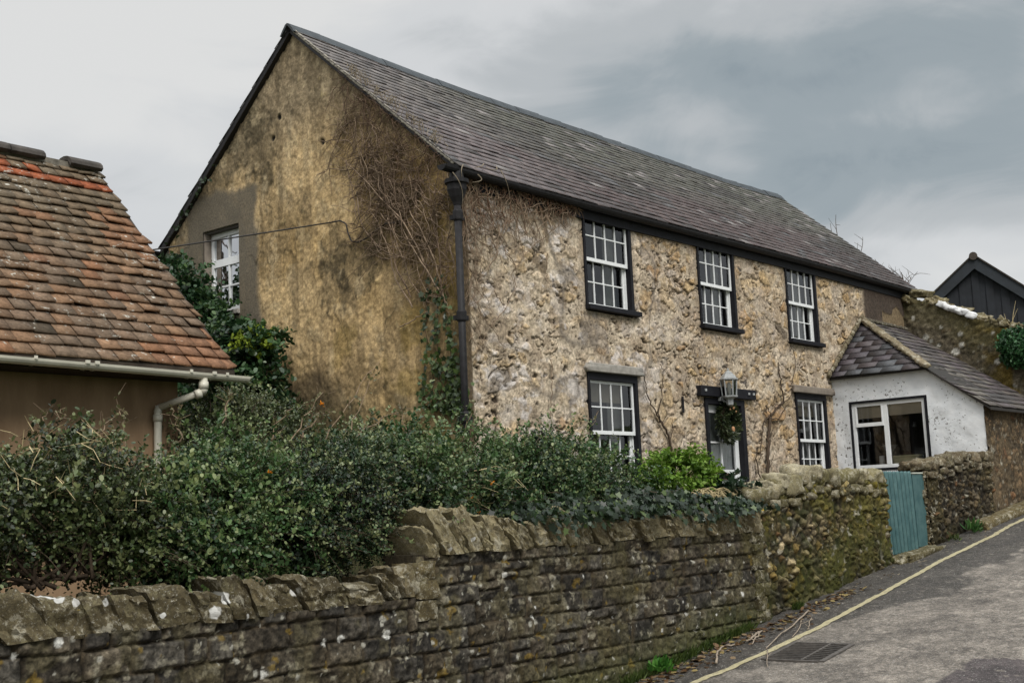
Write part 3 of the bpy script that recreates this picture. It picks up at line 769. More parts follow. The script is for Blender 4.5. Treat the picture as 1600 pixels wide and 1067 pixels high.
slates('rear_slates', (LEN, DPT+.17, ze0-.01), (-1, 0, 0), np.array([0, -RVu[1], RVu[2]]), lambda v: (-.13, LEN+.09), SL2-.05, .35, .6, .012, lambda u, v, r, g: C(90, 88, 90)*.4, M_SLATE, ROOF, seed=6)
def ridge():
    mb = MB(); g = np.random.default_rng(3); x = -.12
    while x < LEN+.12:
        w = .62+.08*g.random(); b = min(x+w, LEN+.14); P = []
        for u in (x, b-.008):
            s = float(sag(np.array(u), np.array(SL2))); dz = g.normal()*.006
            prof = [(-.20, -.155), (-.13, -.06), (-.05, .035), (0, .055), (.05, .035), (.13, -.06), (.20, -.155), (.17, -.165), (0, .02), (-.17, -.165)]
            P.append([(u, YR+y*.82, ZR+.09+s+z*.8+dz) for y, z in prof])
        n = len(P[0]); V = P[0]+P[1]
        F = [(i, (i+1) % n, n+(i+1) % n, n+i) for i in range(n)]+[tuple(range(n-1, -1, -1)), tuple(range(n, 2*n))]
        mb.add(V, F); x = b
    mb.build('ridge_tiles', M_RIDGE, ROOF)
ridge()
def verge():
    """mortar and boards closing the roof edge at the gable"""
    mb = MB()
    for side in (0, 1):
        P = np.array([-.045, -.13, ze0-.03]); Q = np.array([-.045, YR, ZR+.03])
        if side: P[1] = DPT-P[1]; Q[1] = DPT-Q[1]
        d = nrm(Q-P); nn = np.cross(d, (1, 0, 0))
        mb.beam(P, Q, np.array([.028, 0, 0]), nn*.035)
    mb.build('verge_board', M_BLACKIRON if True else M_CONCRETE, ROOF)
    mo = MB(); P = np.array([-.06, -.1, ze0+.03]); Q = np.array([-.06, YR, ZR+.09]); g = np.random.default_rng(8)
    for t in np.linspace(0.02, .96, 60):
        c = P+(Q-P)*t; mo.rock(c+np.array([.0, 0, -.02]), (.05, .10, .05), int(t*999), 3, .6, .2, (math.atan2(ZR-ZE, YR), 0, 0))
    mo.build('verge_mortar', plain('pale verge mortar', (.26, .24, .2), .95, .1, .3, 12, .5), ROOF, True)
verge()
def fascia():
    mb = MB(); n = 20
    xs = np.linspace(-.02, LEN+.1, n)
    for a, b in zip(xs[:-1], xs[1:]):
        za = float(sag(np.array(a), np.array(0.))); zb = float(sag(np.array(b), np.array(0.)))
        mb.beam((a, -.03, ze0-.13+za), (b, -.03, ze0-.13+zb), np.array([0, .022, 0]), np.array([0, 0, .10]))
    return mb.build('fascia', M_BLACK, ROOF)
fascia()
def half_gutter(name, P, Q, r, mat, parent, th=.006, ends=True, sagf=None, n=24):
    P, Q = np.array(P, float), np.array(Q, float); k = 9; V = []
    d = nrm(Q-P); s = nrm(np.cross(d, (0, 0, 1)))
    for t in np.linspace(0, 1, n):
        c = P+(Q-P)*t
        if sagf: c = c+np.array([0, 0, sagf(c[0])])
        ring = [c+s*r*math.cos(PI+PI*i/(k-1))+np.array([0, 0, r*math.sin(PI+PI*i/(k-1))]) for i in range(k)]
        ring += [c+s*(r-th)*math.cos(2*PI-PI*i/(k-1))+np.array([0, 0, (r-th)*math.sin(2*PI-PI*i/(k-1))+.001]) for i in range(k)]
        V += ring
    m_ = 2*k
    F = [(i*m_+j, i*m_+(j+1) % m_, (i+1)*m_+(j+1) % m_, (i+1)*m_+j) for i in range(n-1) for j in range(m_)]
    mb = MB(); mb.add(V, F)
    if ends:
        for i in (0, n-1): mb.add([V[i*m_+j] for j in range(k)], [tuple(range(k))])
    return mb.build(name, mat, parent, False)
half_gutter('gutter', (-.40, -.135, ze0-.03), (LEN+.30, -.135, ze0-.035), .075, M_BLACKIRON, house, sagf=lambda x: float(sag(np.array(max(0, x)), np.array(0.))))
half_gutter('rear_gutter', (-.34, DPT+.2, ze0-.05), (LEN+.1, DPT+.2, ze0-.05), .07, M_BLACKIRON, house)
def downpipe():
    x, y = -.10, -.12
    mb = MB()
    prof = [(.05, 4.82), (.062, 4.86), (.095, 4.93), (.125, 5.02), (.13, 5.10), (.16, 5.11), (.16, 5.16), (.10, 5.17), (.08, 5.30)]
    mb.lathe(prof, x, y, 14)
    hp = mb.build('hopper_head', M_BLACKIRON, house, False)
    mb = MB(); mb.lathe([(.046, .3), (.048, 4.83)], x, y, 14); dp = mb.build('downpipe', M_BLACKIRON, house, True)
    for z in (4.62, 3.3, 2.0):
        m2 = MB(); m2.lathe([(.058, z), (.066, z+.02), (.066, z+.12), (.06, z+.14)], x, y, 14); m2.box(x-.02, x+.16, y+.02, y+.13, z+.03, z+.09); m2.build('pipe_collar', M_BLACKIRON, dp)
downpipe()

# ---- sash windows
def sash(parent, name, x0, x1, z0, z1, y, nx, nz, th=.035, stile=.035, bar=.020, toprail=.04, botrail=.055, mat=None):
    mb = MB()
    mb.box(x0, x0+stile, y, y+th, z0, z1); mb.box(x1-stile, x1, y, y+th, z0, z1)
    mb.box(x0+stile, x1-stile, y+.001, y+th-.001, z0, z0+botrail); mb.box(x0+stile, x1-stile, y+.001, y+th-.001, z1-toprail, z1)
    xa, xb, za, zb = x0+stile, x1-stile, z0+botrail, z1-toprail
    for i in range(1, nx):
        x = xa+(xb-xa)*i/nx; mb.box(x-bar/2, x+bar/2, y+.003, y+th-.003, za, zb)
    for j in range(1, nz):
        z = za+(zb-za)*j/nz
        for i in range(nx):
            a = xa+(xb-xa)*i/nx+(bar/2 if i else 0); b = xa+(xb-xa)*(i+1)/nx-(bar/2 if i < nx-1 else 0); mb.box(a, b, y+.006, y+th-.006, z-bar/2, z+bar/2)
    o = mb.build(name, M_WHITE, parent, bevel=.003)
    g = MB()
    for i in range(nx):
        for j in range(nz):
            a_, b_ = xa+(xb-xa)*i/nx, xa+(xb-xa)*(i+1)/nx; c_, d_ = za+(zb-za)*j/nz, za+(zb-za)*(j+1)/nz; k1, k2 = rng.normal()*.0025, rng.normal()*.0025; Y_ = y+th*.6
            g.add([(a_, Y_-k1-k2, c_), (b_, Y_+k1-k2, c_), (b_, Y_+k1+k2, d_), (a_, Y_-k1+k2, d_)], [(0, 1, 2, 3)])
    g.build('glazing', M_GLASS, parent)
    return o
def curtain(parent, x0, x1, z0, z1, y, mat, amp=.02, n=14, name='curtain'):
    V = []; F = []
    for i in range(n*2+1):
        x = x0+(x1-x0)*i/(n*2); yy = y+amp*math.sin(i*1.9+x*7)
        V += [(x, yy, z0), (x, yy, z1)]
        if i: F.append((2*i-2, 2*i, 2*i+1, 2*i-1))
    mb = MB(); mb.add(V, F); return mb.build(name, mat, parent, True)
def sash_window(kind, x0, x1, i):
    zz = UP if kind == 'u' else LO; z0, z1 = zz['z0'], zz['z1']
    w = MB(); jw = .05
    d0, d1 = -.035, .15
    w.box(x0, x0+jw, d0, d1, z0+.07, z1); w.box(x1-jw-.02, x1, d0, d1, z0+.07, z1)
    hd = .09 if kind == 'u' else .11
    w.box(x0+jw, x1-jw-.02, d0+.001, d1, z1-hd, z1-.001)
    t = w.build('window', M_BLACK, house, bevel=.004)
    s = MB(); s.box(x0-.01, x1+.10, -.10, .14, z0-.005, z0+.07); s.build('sill', M_BLACK, t, bevel=.008)
    a, b = x0+jw, x1-jw-.02; zm = (z0+.07+z1-hd)/2-.01
    # white parting linings of the box frame
    for la in (a, b-.03):
        l = MB(); l.box(la, la+.03, .055, .149, z0+.07, zm+.02); l.build('lining', M_WHITE, t)
    sash(t, 'upper_sash', a+.003, b-.003, zm-.035, z1-hd-.002, .01, 4, 2)
    sash(t, 'lower_sash', a+.033, b-.033, z0+.072, zm+.03, .075, 4, 2)
    if kind == 'u':
        curtain(t, b-.26, b+.02, z0, z1, .28, M_CURTAIN); curtain(t, a-.05, a+.10, z0, z1, .3, M_CURTAIN)
        if i == 2: curtain(t, a, b, z0, z0+.75, .34, M_CURTAIN, .012, 20, 'net_curtain')
    else:
        bl = MB(); bl.box(a, b, .22, .225, z1-.40, z1); bl.build('blind', M_BLIND, t)
        curtain(t, b-.30, b+.02, z0, z1, .30, M_CURTAIN); curtain(t, a-.02, a+.12, z0, z1, .3, M_CURTAIN)
    return t
for i, (k, x0, x1) in enumerate(WIN): sash_window(k, x0, x1, i)
for x0, x1, zz in ((2.66, 4.08, 2.832), (9.02, 10.68, 2.832)):
    mb = MB(); mb.rock(((x0+x1)/2, -.02, zz+.065), (x1-x0, .16, .13), int(x0*7), 8, .06, .04, col=C(140, 132, 118)*.55)
    mb.build('lintel', M_CONCRETE if x0 < 5 else M_GREYRENDER, house, True)
# plain brown board over the far lower window end
# gable window, set deep in its opening
def gable_window():
    y0, y1, z0, z1 = GW['y0'], GW['y1'], GW['z0'], GW['z1']; X = .15
    rv = MB()
    rv.box(.02, X+.1, y0-.03, y0-.001, z0-.03, z1+.03); rv.box(.02, X+.1, y1+.001, y1+.03, z0-.03, z1+.03); rv.box(.02, X+.1, y0, y1, z1+.001, z1+.03)
    w = rv.build('window', M_GREYRENDER, house)
    s = MB(); s.box(-.05, X+.02, y0-.02, y1+.02, z0-.06, z0+.012); s.build('sill', M_CONCRETE, w, bevel=.006)
    f = MB()
    def bx(a, b, c, d, x=X, th=.06): f.box(x, x+th, a, b, c, d)
    fw = .055
    bx(y0, y0+fw, z0+.02, z1); bx(y1-fw, y1, z0+.02, z1); bx(y0+fw, y1-fw, z1-.10, z1-.001); bx(y0+fw, y1-fw, z0+.02, z0+.13)
    zt = z0+(z1-z0)*.60; bx(y0+fw, y1-fw, zt-.03, zt+.09)
    ym = (y0+y1)/2; bx(ym-.016, ym+.016, z0+.13, zt-.03, X+.004, .05); bx(ym-.016, ym+.016, zt+.09, z1-.10, X+.004, .05)
    zc = (z0+.13+zt-.03)/2; bx(y0+fw, ym-.016, zc-.014, zc+.014, X+.006, .045); bx(ym+.016, y1-fw, zc-.014, zc+.014, X+.006, .045)
    for yy in (y0+.2, y1-.2): f.box(X-.004, X, yy-.05, yy+.05, z1-.055, z1-.045)
    f.build('casement_frame', M_WHITE, w, bevel=.003)
    g = MB(); g.add([(X+.03, y0+fw, z0+.1), (X+.03, y1-fw, z0+.1), (X+.03, y1-fw, z1-.08), (X+.03, y0+fw, z1-.08)], [(3, 2, 1, 0)]); g.build('pane', M_GLASSR, w)
gable_window()
# ---- front door
def door():
    x0, x1, z0, z1 = DOOR
    f = MB(); f.box(x0, x0+.085, -.04, .16, z0, z1); f.box(x1-.12, x1, -.04, .16, z0, z1); f.box(x0+.085, x1-.12, -.039, .16, z1-.10, z1-.001)
    d = f.build('door', M_BLACK, house, bevel=.005)
    lb = MB(); lb.beam((5.72, -.045, 2.70), (7.54, -.045, 2.70), np.array([0, .055, 0]), np.array([0, 0, .085])); lb.build('door_lintel', M_BLACK, d, bevel=.01)
    for x in (5.85, 7.28, 7.44):
        bt = MB(); bt.lathe([(.022, 2.69), (.022, 2.73)], x, -.105, 8); bt.build('bolt', M_PEWTER, d)
    a, b = x0+.09, x1-.125; zt = z1-.105; Y = .06
    l = MB(); th = .045; st = .10
    zb = 1.42
    l.box(a, a+st*.75, Y, Y+th, z0, zt); l.box(b-st*1.2, b, Y, Y+th, z0, zt); l.box(a+st*.75, b-st*1.2, Y+.001, Y+th-.001, zt-.13, zt); l.box(a+st*.75, b-st*1.2, Y+.001, Y+th-.001, z0, zb)
    ga, gb = a+st*.75, b-st*1.2; xm = (ga+gb)/2; zm = zb+(zt-.13-zb)*.48
    l.box(xm-.014, xm+.014, Y+.004, Y+th-.004, zb, zt-.13); l.box(ga, xm-.014, Y+.006, Y+th-.006, zm-.013, zm+.013); l.box(xm+.014, gb, Y+.006, Y+th-.006, zm-.013, zm+.013)
    lf = l.build('door_leaf', M_WHITE, d, bevel=.004)
    p = MB(); p.add([(ga, Y+.03, zb), (gb, Y+.03, zb), (gb, Y+.03, zt-.13), (ga, Y+.03, zt-.13)], [(0, 1, 2, 3)]); p.build('pane', M_GLASS, lf)
    curtain(d, ga-.02, gb+.02, zb-.1, zt-.1, Y+.075, plain('white net', (.66, .68, .66), .95), .014, 16, 'net_curtain')
    q = MB(); q.box(xm-.12, xm+.16, Y-.012, Y, 1.24, 1.36); q.build('letter_plate', M_PLATE, lf, bevel=.004)
    q = MB(); q.box(xm-.09, xm+.13, Y-.016, Y-.012, 1.275, 1.325); q.build('letter_slot', M_LETTER, lf)
    q = MB(); q.box(xm+.02, xm+.34, Y-.012, Y, 1.08, 1.215); q.build('name_plate', M_PLATE, lf, bevel=.004)
    s = MB(); s.rock((6.55, -.2, .38), (1.5, .5, .16), 5, 6, .1, .05, col=C(130, 124, 110)*.5); s.build('door_step', M_CONCRETE, d, True)
door()

# ---- lantern over the door
def lantern():
    p = at(1139, 606, 'y', -.24); x, y, z = p
    t = thing('wall_lantern', (x, y, z-.3), 'grey metal six sided lantern fixed on the black lintel above the front door', 'lantern')
    mb = MB()
    mb.lathe([(.155, z+.13), (.16, z+.15), (.135, z+.165), (.10, z+.215), (.075, z+.235), (.07, z+.25), (.045, z+.27), (.018, z+.29), (.02, z+.31), (.005, z+.33)], x, y, 6); mb.build('cap', M_PEWTER, t)
    mb = MB(); mb.lathe([(.02, z-.30), (.055, z-.28), (.06, z-.20), (.055, z-.19), (.10, z-.165), (.135, z-.155), (.14, z-.13)], x, y, 6); mb.build('base', M_PEWTER, t)
    mb = MB()
    for k in range(6):
        a = 2*PI*k/6; P = np.array([x+.115*math.cos(a), y+.115*math.sin(a), z-.13]); Q = np.array([x+.135*math.cos(a), y+.135*math.sin(a), z+.13])
        mb.tube([P, Q], .011, 5)
    mb.build('glazing_bars', M_PEWTER, t)
    g = MB(); vs = []
    for zz, r in ((z-.13, .108), (z+.13, .128)): vs += [(x+r*math.cos(2*PI*k/6), y+r*math.sin(2*PI*k/6), zz) for k in range(6)]
    g.add(vs, [(k, (k+1) % 6, 6+(k+1) % 6, 6+k) for k in range(6)]); g.build('glass', M_GLASS, t)
    b = MB(); b.lathe([(.02, z-.13), (.028, z-.02), (.03, z), (.04, z+.04), (.03, z+.075), (.008, z+.09)], x, y, 10); b.build('bulb', M_POT, t, True)
    br = MB(); br.tube([(x, -.03, z-.12), (x, y*.6, z-.22), (x, y, z-.24)], .018, 6); br.box(x-.05, x+.05, -.10, -.05, z-.2, z-.02); br.build('bracket', M_PEWTER, t)
lantern()
def wreath():
    p = at(1136, 660, 'y', -.02); x, y, z = p; x -= .06
    t = thing('wreath', (x, y, z), 'dark green evergreen Christmas wreath with dried orange fruit hanging on the white front door', 'wreath')
    g = np.random.default_rng(4); n = 2600
    a = g.random(n)*2*PI; R = .215; rr = .085*np.sqrt(g.random(n)); th = g.random(n)*2*PI
    c = np.stack([np.cos(a)*.92, a*0, np.sin(a)*1.12], -1)
    pos = np.array([x, y-.06, z])+c*(R+rr*np.cos(th))[:, None]; pos[:, 1] += -rr*np.sin(th)
    tang = np.stack([-np.sin(a), a*0, np.cos(a)], -1)
    D = nrm(tang*.6+c*(.6*np.cos(th))[:, None]+np.array([0, -1, 0])*(.6*np.sin(th)+.2)[:, None]+g.normal(size=(n, 3))*.35)
    cc = mix(C(52, 70, 44)*.55, C(96, 106, 66)*.55, g.random(n))
    leaves('foliage', pos, D, nrm(g.normal(size=(n, 3))), .06+.05*g.random(n), cc, M_LEAF, t, 'diamond', .45)
    ring = MB(); ring.tube([(x+.215*.92*math.cos(k*PI/12), y-.05, z+.215*1.12*math.sin(k*PI/12)) for k in range(25)], .04, 6); ring.build('ring', M_DARKSTEM, t)
    for dx, dz, s in ((-.01, -.13, .05), (.03, .23, .04), (-.08, .20, .035), (.12, .17, .032)):
        b = MB(); b.rock((x+dx, y-.15, z+dz), (s*1.6, s, s*2.0 if dz < 0 else s*1.4), int(s*900), 5, .9, .08); b.build('dried_fruit', M_BERRY, t, True)
    for dx, dz in ((.07, .235), (.0, .26), (.2, -.05)):
        b = MB(); b.rock((x+dx, y-.14, z+dz), (.07, .05, .05), 9, 5, .8, .15); b.build('cone', M_STRAW, t, True)
wreath()

# ================================================================== white gabled lean-to at the far end
XE, YE, ZEX = 10.74, -2.88, 2.46
KR = .683
def leanto():
    t = thing('white_annexe', (12.6, -1.4, .4), 'small white annexe with flaking paint, purple slate hipped roof and wide window behind the gate', 'outbuilding')
    # side wall (faces the camera) with window opening
    wy0, wy1, wz0, wz1 = -1.84, -.33, 1.36, 2.68
    st = .03
    us = np.arange(0, 2.88+st*.5, st); vs = np.arange(.2, 3.24, st)
    uu, vv = np.meshgrid(us, vs); yy = -uu
    H = (fbm(uu*1.6, vv*1.6, 0, 91, 4)-.5)*.06+(fbm(uu*7, vv*7, 0, 92, 3)-.5)*.012
    top = np.minimum(3.215, ZEX+KR*1.04*(yy-YE)+.03)-.02
    keep = vv < top
    keep &= ~((yy > wy0) & (yy < wy1) & (vv > wz0) & (vv < wz1))
    near = 1-ss(.0, .15, np.maximum(np.maximum(wy0-yy, yy-wy1), np.maximum(wz0-vv, vv-wz1))); H = H*(1-near)
    heightfield('side_wall', (XE, 0, 0), (0, -1, 0), (0, 0, 1), us, vs, H, np.full(uu.shape+(3,), .7), M_FLAKE, t, keep)
    # road wall of brown rubble
    us = np.arange(0, 3.9, st); vs = np.arange(.15, 2.5, st); uu, vv = np.meshgrid(us, vs)
    H, c = rubble(uu+40, vv, .19, .11, 31, .05, 'brown')
    heightfield('road_wall', (XE+.0, YE, 0), (1, 0, 0), (0, 0, 1), us, vs, H, c, M_WALLSTONE, t)
    # dark inside, sill shelf
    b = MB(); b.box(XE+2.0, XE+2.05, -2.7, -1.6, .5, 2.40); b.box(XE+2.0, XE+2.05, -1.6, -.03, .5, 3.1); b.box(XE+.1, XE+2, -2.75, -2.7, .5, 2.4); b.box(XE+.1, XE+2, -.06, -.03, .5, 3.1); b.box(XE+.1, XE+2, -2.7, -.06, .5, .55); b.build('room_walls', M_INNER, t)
    sh = MB(); sh.box(XE+.03, XE+.55, wy0, wy1, wz0-.08, wz0-.0); sh.build('sill_shelf', M_WHITE, t)
    # window
    f = MB(); X = XE-.005; e = .035
    f.box(X, X+.12, wy0-.0, wy0+e, wz0, wz1); f.box(X, X+.12, wy1-e, wy1, wz0, wz1); f.box(X+.001, X+.119, wy0+e, wy1-e, wz1-e, wz1); f.box(X+.001, X+.119, wy0+e, wy1-e, wz0, wz0+e*1.2)
    w = f.build('window', M_BLACK, t)
    a0, a1, b0, b1 = wy0+e, wy1-e, wz0+e*1.2, wz1-e; fw = .065; X2 = X+.035
    q = MB()
    ym = a1-(a1-a0)*.46
    q.box(X2, X2+.06, a0, a0+fw, b0, b1); q.box(X2, X2+.06, a1-fw, a1, b0, b1); q.box(X2, X2+.06, ym-.045, ym+.045, b0+fw, b1-fw); q.box(X2+.001, X2+.059, a0+fw, a1-fw, b0, b0+fw); q.box(X2+.001, X2+.059, a0+fw, a1-fw, b1-fw, b1)
    zt = b1-(b1-b0)*.33; q.box(X2-.012, X2+.05, ym+.045, a1-fw+.0, zt-.04, zt+.03); q.box(X2-.012, X2+.05, ym+.046, ym+.075, zt+.03, b1-fw); q.box(X2-.012, X2+.05, a1-fw-.03, a1-fw, zt+.03, b1-fw)
    q.build('frame', M_WHITE, w, bevel=.004)
    for ya, yb, za, zb in ((a0+fw, ym-.045, b0+fw, b1-fw), (ym+.045, a1-fw, b0+fw, zt-.04), (ym+.045, a1-fw, zt+.03, b1-fw)):
        g = MB(); g.add([(X2+.03, ya, za), (X2+.03, yb, za), (X2+.03, yb, zb), (X2+.03, ya, zb)], [(3, 2, 1, 0)]); g.build('pane', M_GLASS, w)
    for ya, yb, d in ((a0+fw, ym-.03, .25), (ym+.03, a1-fw, .27)):
        bl = MB(); bl.box(X+.12, X+.125, ya, yb, b1-d-.02, b1); bl.build('blind', M_BLIND, w)
    curtain(w, 0, .01, 0, .01, 0, M_CURTAIN) if False else None
    # roof: small side slope, stone hip, long slope towards the road
    r = MB()
    hipA = np.array([XE-.10, -1.92, 3.20]); hipB = np.array([12.34, -.02, 4.46])
    e0 = np.array([XE-.08, YE-.16, ZEX-.09]); e1 = np.array([14.4, YE-.16, ZEX-.09])
    top1 = np.array([14.62, -.02, 4.44])
    v0 = np.array([XE-.10, -.02, 3.19])
    def slab(pts, dz): 
        n = len(pts); V = [p+np.array([0, 0, -.015]) for p in pts]+[p+np.array([0, 0, -dz]) for p in pts]
        r.add(V, [tuple(range(n)), tuple(range(2*n-1, n-1, -1))]+[(i, n+i, n+(i+1) % n, (i+1) % n) for i in range(n)])
    slab([e0, e1, top1, hipB, hipA], .06); slab([v0, hipA, hipB], .06)
    ro = r.build('roof', plain('annexe roof boards', (.03, .027, .024), .9), t)
    # main slope slates
    O = e0; U = np.array([1., 0, 0]); Vv = nrm(np.array([0, hipB[1]-e0[1], hipB[2]-e0[2]]))
    Lm = np.linalg.norm(np.array([hipB[1]-e0[1], hipB[2]-e0[2]]))
    hv = (hipA-e0)@Vv; hu2, hv2 = (hipB-e0)[0], (hipB-e0)@Vv
    def ur(v):
        a = 0 if v < hv else (v-hv)/(hv2-hv)*hu2
        return (a-.02, 3.65+.2*v/Lm)
    def cf(u, v, r_, g): 
        c = [C(126, 116, 108), C(112, 102, 100), C(138, 130, 120), C(96, 90, 88), C(122, 110, 112)][g.integers(5)]*.46
        return c*(.8+.4*g.random())
    slates('slates', O, U, Vv, ur, Lm, .20, .34, .014, cf, M_SLATE, ro, seed=9, lift=.018)
    # side slope
    Vs = nrm(np.array([hipB[0]-v0[0], 0, hipB[2]-v0[2]])); Ls = np.hypot(hipB[0]-v0[0], hipB[2]-v0[2])
    Us = np.array([0, -1., 0])   # along the eave toward the road
    def us_(v): return (0.0, 1.92*(1-v/Ls)-.03)
    def cf2(u, v, r_, g):
        c = [C(100, 92, 98), C(112, 102, 108), C(108, 98, 100), C(92, 86, 88), C(106, 108, 112)][g.integers(5)]*.44
        return c*(.8+.4*g.random())
    slates('side_slates', v0+np.array([-.03, 0, -.02]), Us, Vs, us_, Ls, .215, .36, .014, cf2, M_SLATE, ro, seed=12, lift=.018)
    # mortared stone hip
    hp = MB(); g = np.random.default_rng(2)
    for k in range(17):
        f_ = k/16; c = hipA+(hipB-hipA)*f_+np.array([-.01, 0, .045])
        d = nrm(hipB-hipA); rot = (0, -math.asin(d[2]), math.atan2(d[1], d[0]))
        hp.rock(c, (.28, .15+.03*g.random(), .075), k*7, 5, .45, .14, rot, col=mix(C(170, 154, 126)*.56, C(140, 126, 100)*.5, g.random()))
    hp.build('hip', M_COPING, ro, True)
    # mortar flashing against the house wall
    fl = MB()
    for k in range(14):
        f_ = k/13; c = v0+(hipB-v0)*f_+np.array([-.06, -.04, .06]); fl.rock(c, (.16, .07, .10), k*5+2, 4, .6, .2, (0, -.7, 0), col=C(150, 136, 110)*.52)
    for k in range(16):
        c = hipB+(top1-hipB)*k/15+np.array([0, -.03, .03]); fl.rock(c, (.22, .08, .08), k*3+40, 4, .6, .15, col=C(120, 112, 98)*.5)
    fl.build('flashing', M_COPING, ro, True)
    # things standing on the window shelf
    zs = wz0+.002
    bx = MB(); bx.rock((XE+.28, -1.28, zs+.13), (.22, .56, .22), 3, 7, .12, .01); 
    tb = thing('bread_bin', (XE+.28, -1.28, zs), 'cream enamel bread bin with a handle on the sill inside the white annexe window', 'bread bin')
    bx.build('body', M_CREAM, tb, True)
    l = MB(); l.rock((XE+.28, -1.28, zs+.235), (.24, .60, .05), 3, 6, .25, .01); l.build('lid', M_CREAM, tb, True)
    h = MB(); h.tube([(XE+.28, -1.28+.12*math.cos(a), zs+.25+.05*math.sin(a)) for a in np.linspace(0, PI, 9)], .012, 6); h.build('handle', M_PLATE, tb)
    m1 = MB(); m1.lathe([(.045, zs), (.05, zs+.02), (.05, zs+.27), (.046, zs+.275), (.044, zs+.26)], XE+.24, -.80, 14); tag(m1.build('white_jar', M_POT, None, True), 'tall white pottery jar left of the cream bread bin behind the window', 'jar')
    m2 = MB(); m2.lathe([(.06, zs), (.02, zs+.02), (.015, zs+.26), (.04, zs+.32), (.10, zs+.40), (.14, zs+.47), (.135, zs+.475), (.09, zs+.40)], XE+.42, -.90, 16); tag(m2.build('glass_goblet', plain('clouded glass', (.40, .41, .40), .3, .5), None, True), 'pale flared goblet on a thin stem behind the annexe window', 'goblet')
    m3 = MB(); m3.lathe([(.06, zs), (.10, zs+.07), (.11, zs+.14), (.08, zs+.19), (.03, zs+.22), (.02, zs+.26)], XE+.35, -1.68, 12); tag(m3.build('grey_teapot', plain('dull pewter', (.16, .16, .15), .4, .5), None, True), 'small grey pewter pot in the right corner of the annexe window', 'pot')

# ---------------------------------------------------------------- rubble relief used by several walls
def rubble(uu, vv, cw, ch, seed, amp, tone):
    wx = uu+(fbm(uu*2.6, vv*2.6, 0, seed+1, 3)-.5)*.26+(fbm(uu*13, vv*13, 0, seed+11, 2)-.5)*.06; wz = vv+(fbm(uu*2.6, vv*2.6, 0, seed+2, 3)-.5)*.2+(fbm(uu*13, vv*13, 0, seed+12, 2)-.5)*.05
    ia, ib, ed = voronoi(wx, wz, cw, ch, seed, .9)
    ia2, ib2, ed2 = voronoi(wx+.07, wz, cw*.62, ch*.66, seed+40, .9)
    sm = fbm(uu*.9, vv*.9, 0, seed+3, 2) > .53
    ia = np.where(sm, ia2, ia); ib = np.where(sm, ib2, ib); ed = np.where(sm, ed2, ed)
    fn = fbm(uu*15, vv*15, 0, seed+4, 4); fc = fbm(uu*4, vv*4, 0, seed+5, 4); lo = fbm(uu*.8, vv*.8, 0, seed+6, 3)
    body = ss(.0, .04, ed)
    q_ = fbm(uu*5+ia*9, vv*10+ib*9, 0, seed+13, 3)*6; terr = (np.floor(q_)+ss(.5, 1., q_-np.floor(q_)))/6
    H = body*(amp*(.30+.75*ia))+(terr-.5)*.045*body+(fn-.5)*.045*body+(fc-.5)*.04
    if tone == 'moss':
        pal = np.array([C(132, 116, 84), C(108, 96, 70), C(156, 140, 108), C(96, 88, 68), C(140, 118, 72), C(118, 112, 96), C(176, 158, 124), C(90, 78, 58)])*.58
    elif tone == 'brown':
        pal = np.array([C(134, 114, 88), C(112, 98, 78), C(152, 132, 104), C(96, 84, 68), C(140, 116, 84), C(120, 108, 92), C(150, 122, 92), C(88, 76, 62)])*.56
    else:
        pal = np.array([C(112, 100, 80), C(92, 84, 66), C(128, 116, 94), C(84, 76, 62), C(104, 90, 66), C(98, 92, 80), C(120, 104, 78), C(76, 68, 54)])*.56
    k = np.clip((ib*8).astype(int), 0, 7)
    n5 = fbm(uu*28, vv*28, 0, seed+20, 3, .7)
    c = pal[k]*(.62+.7*ia)[..., None]*hc(fn, 1.7)[..., None]*hc(n5, 1.5)[..., None]
    c = mix(c, C(180, 120, 80)*.55, ((ia > .975) & (ib > .3)).astype(float)*.45)
    c = mix(C(34, 28, 20)*.5, c, .08+.92*ss(.002, .020, ed))
    if tone == 'moss':
        mo = ss(.40, .66, fc*.45+lo*.55+.10*(fn-.5)); c = mix(c, C(122, 116, 52)*.54*np.ones_like(c)*(.6+.8*fn)[..., None], mo*.68)
        ye = ss(.62, .72, fbm(uu*3.1, vv*3.1, 0, seed+8, 3)); c = mix(c, C(160, 140, 42)*.52, ye*.6*body)
        dg = ss(.56, .7, fbm(uu*5, vv*5, 0, seed+9, 3)); c = mix(c, C(58, 66, 30)*.5, dg*.55)
    elif tone == 'brown':
        dg = ss(.40, .58, lo*.5+fc*.5); c = mix(c, C(134, 116, 90)*.56*(.7+.6*fn)[..., None], .25+.55*dg); H = H*(.75-.5*dg)
    else:
        mo = ss(.45, .62, fc*.5+lo*.5); c = mix(c, C(96, 88, 52)*.5, mo*.5)
    wh = ss(.74, .78, fbm(uu*9.5, vv*9.5, 0, seed+10, 3)); c = mix(c, C(196, 190, 172)*.6, wh*.7)
    return H, c
leanto()

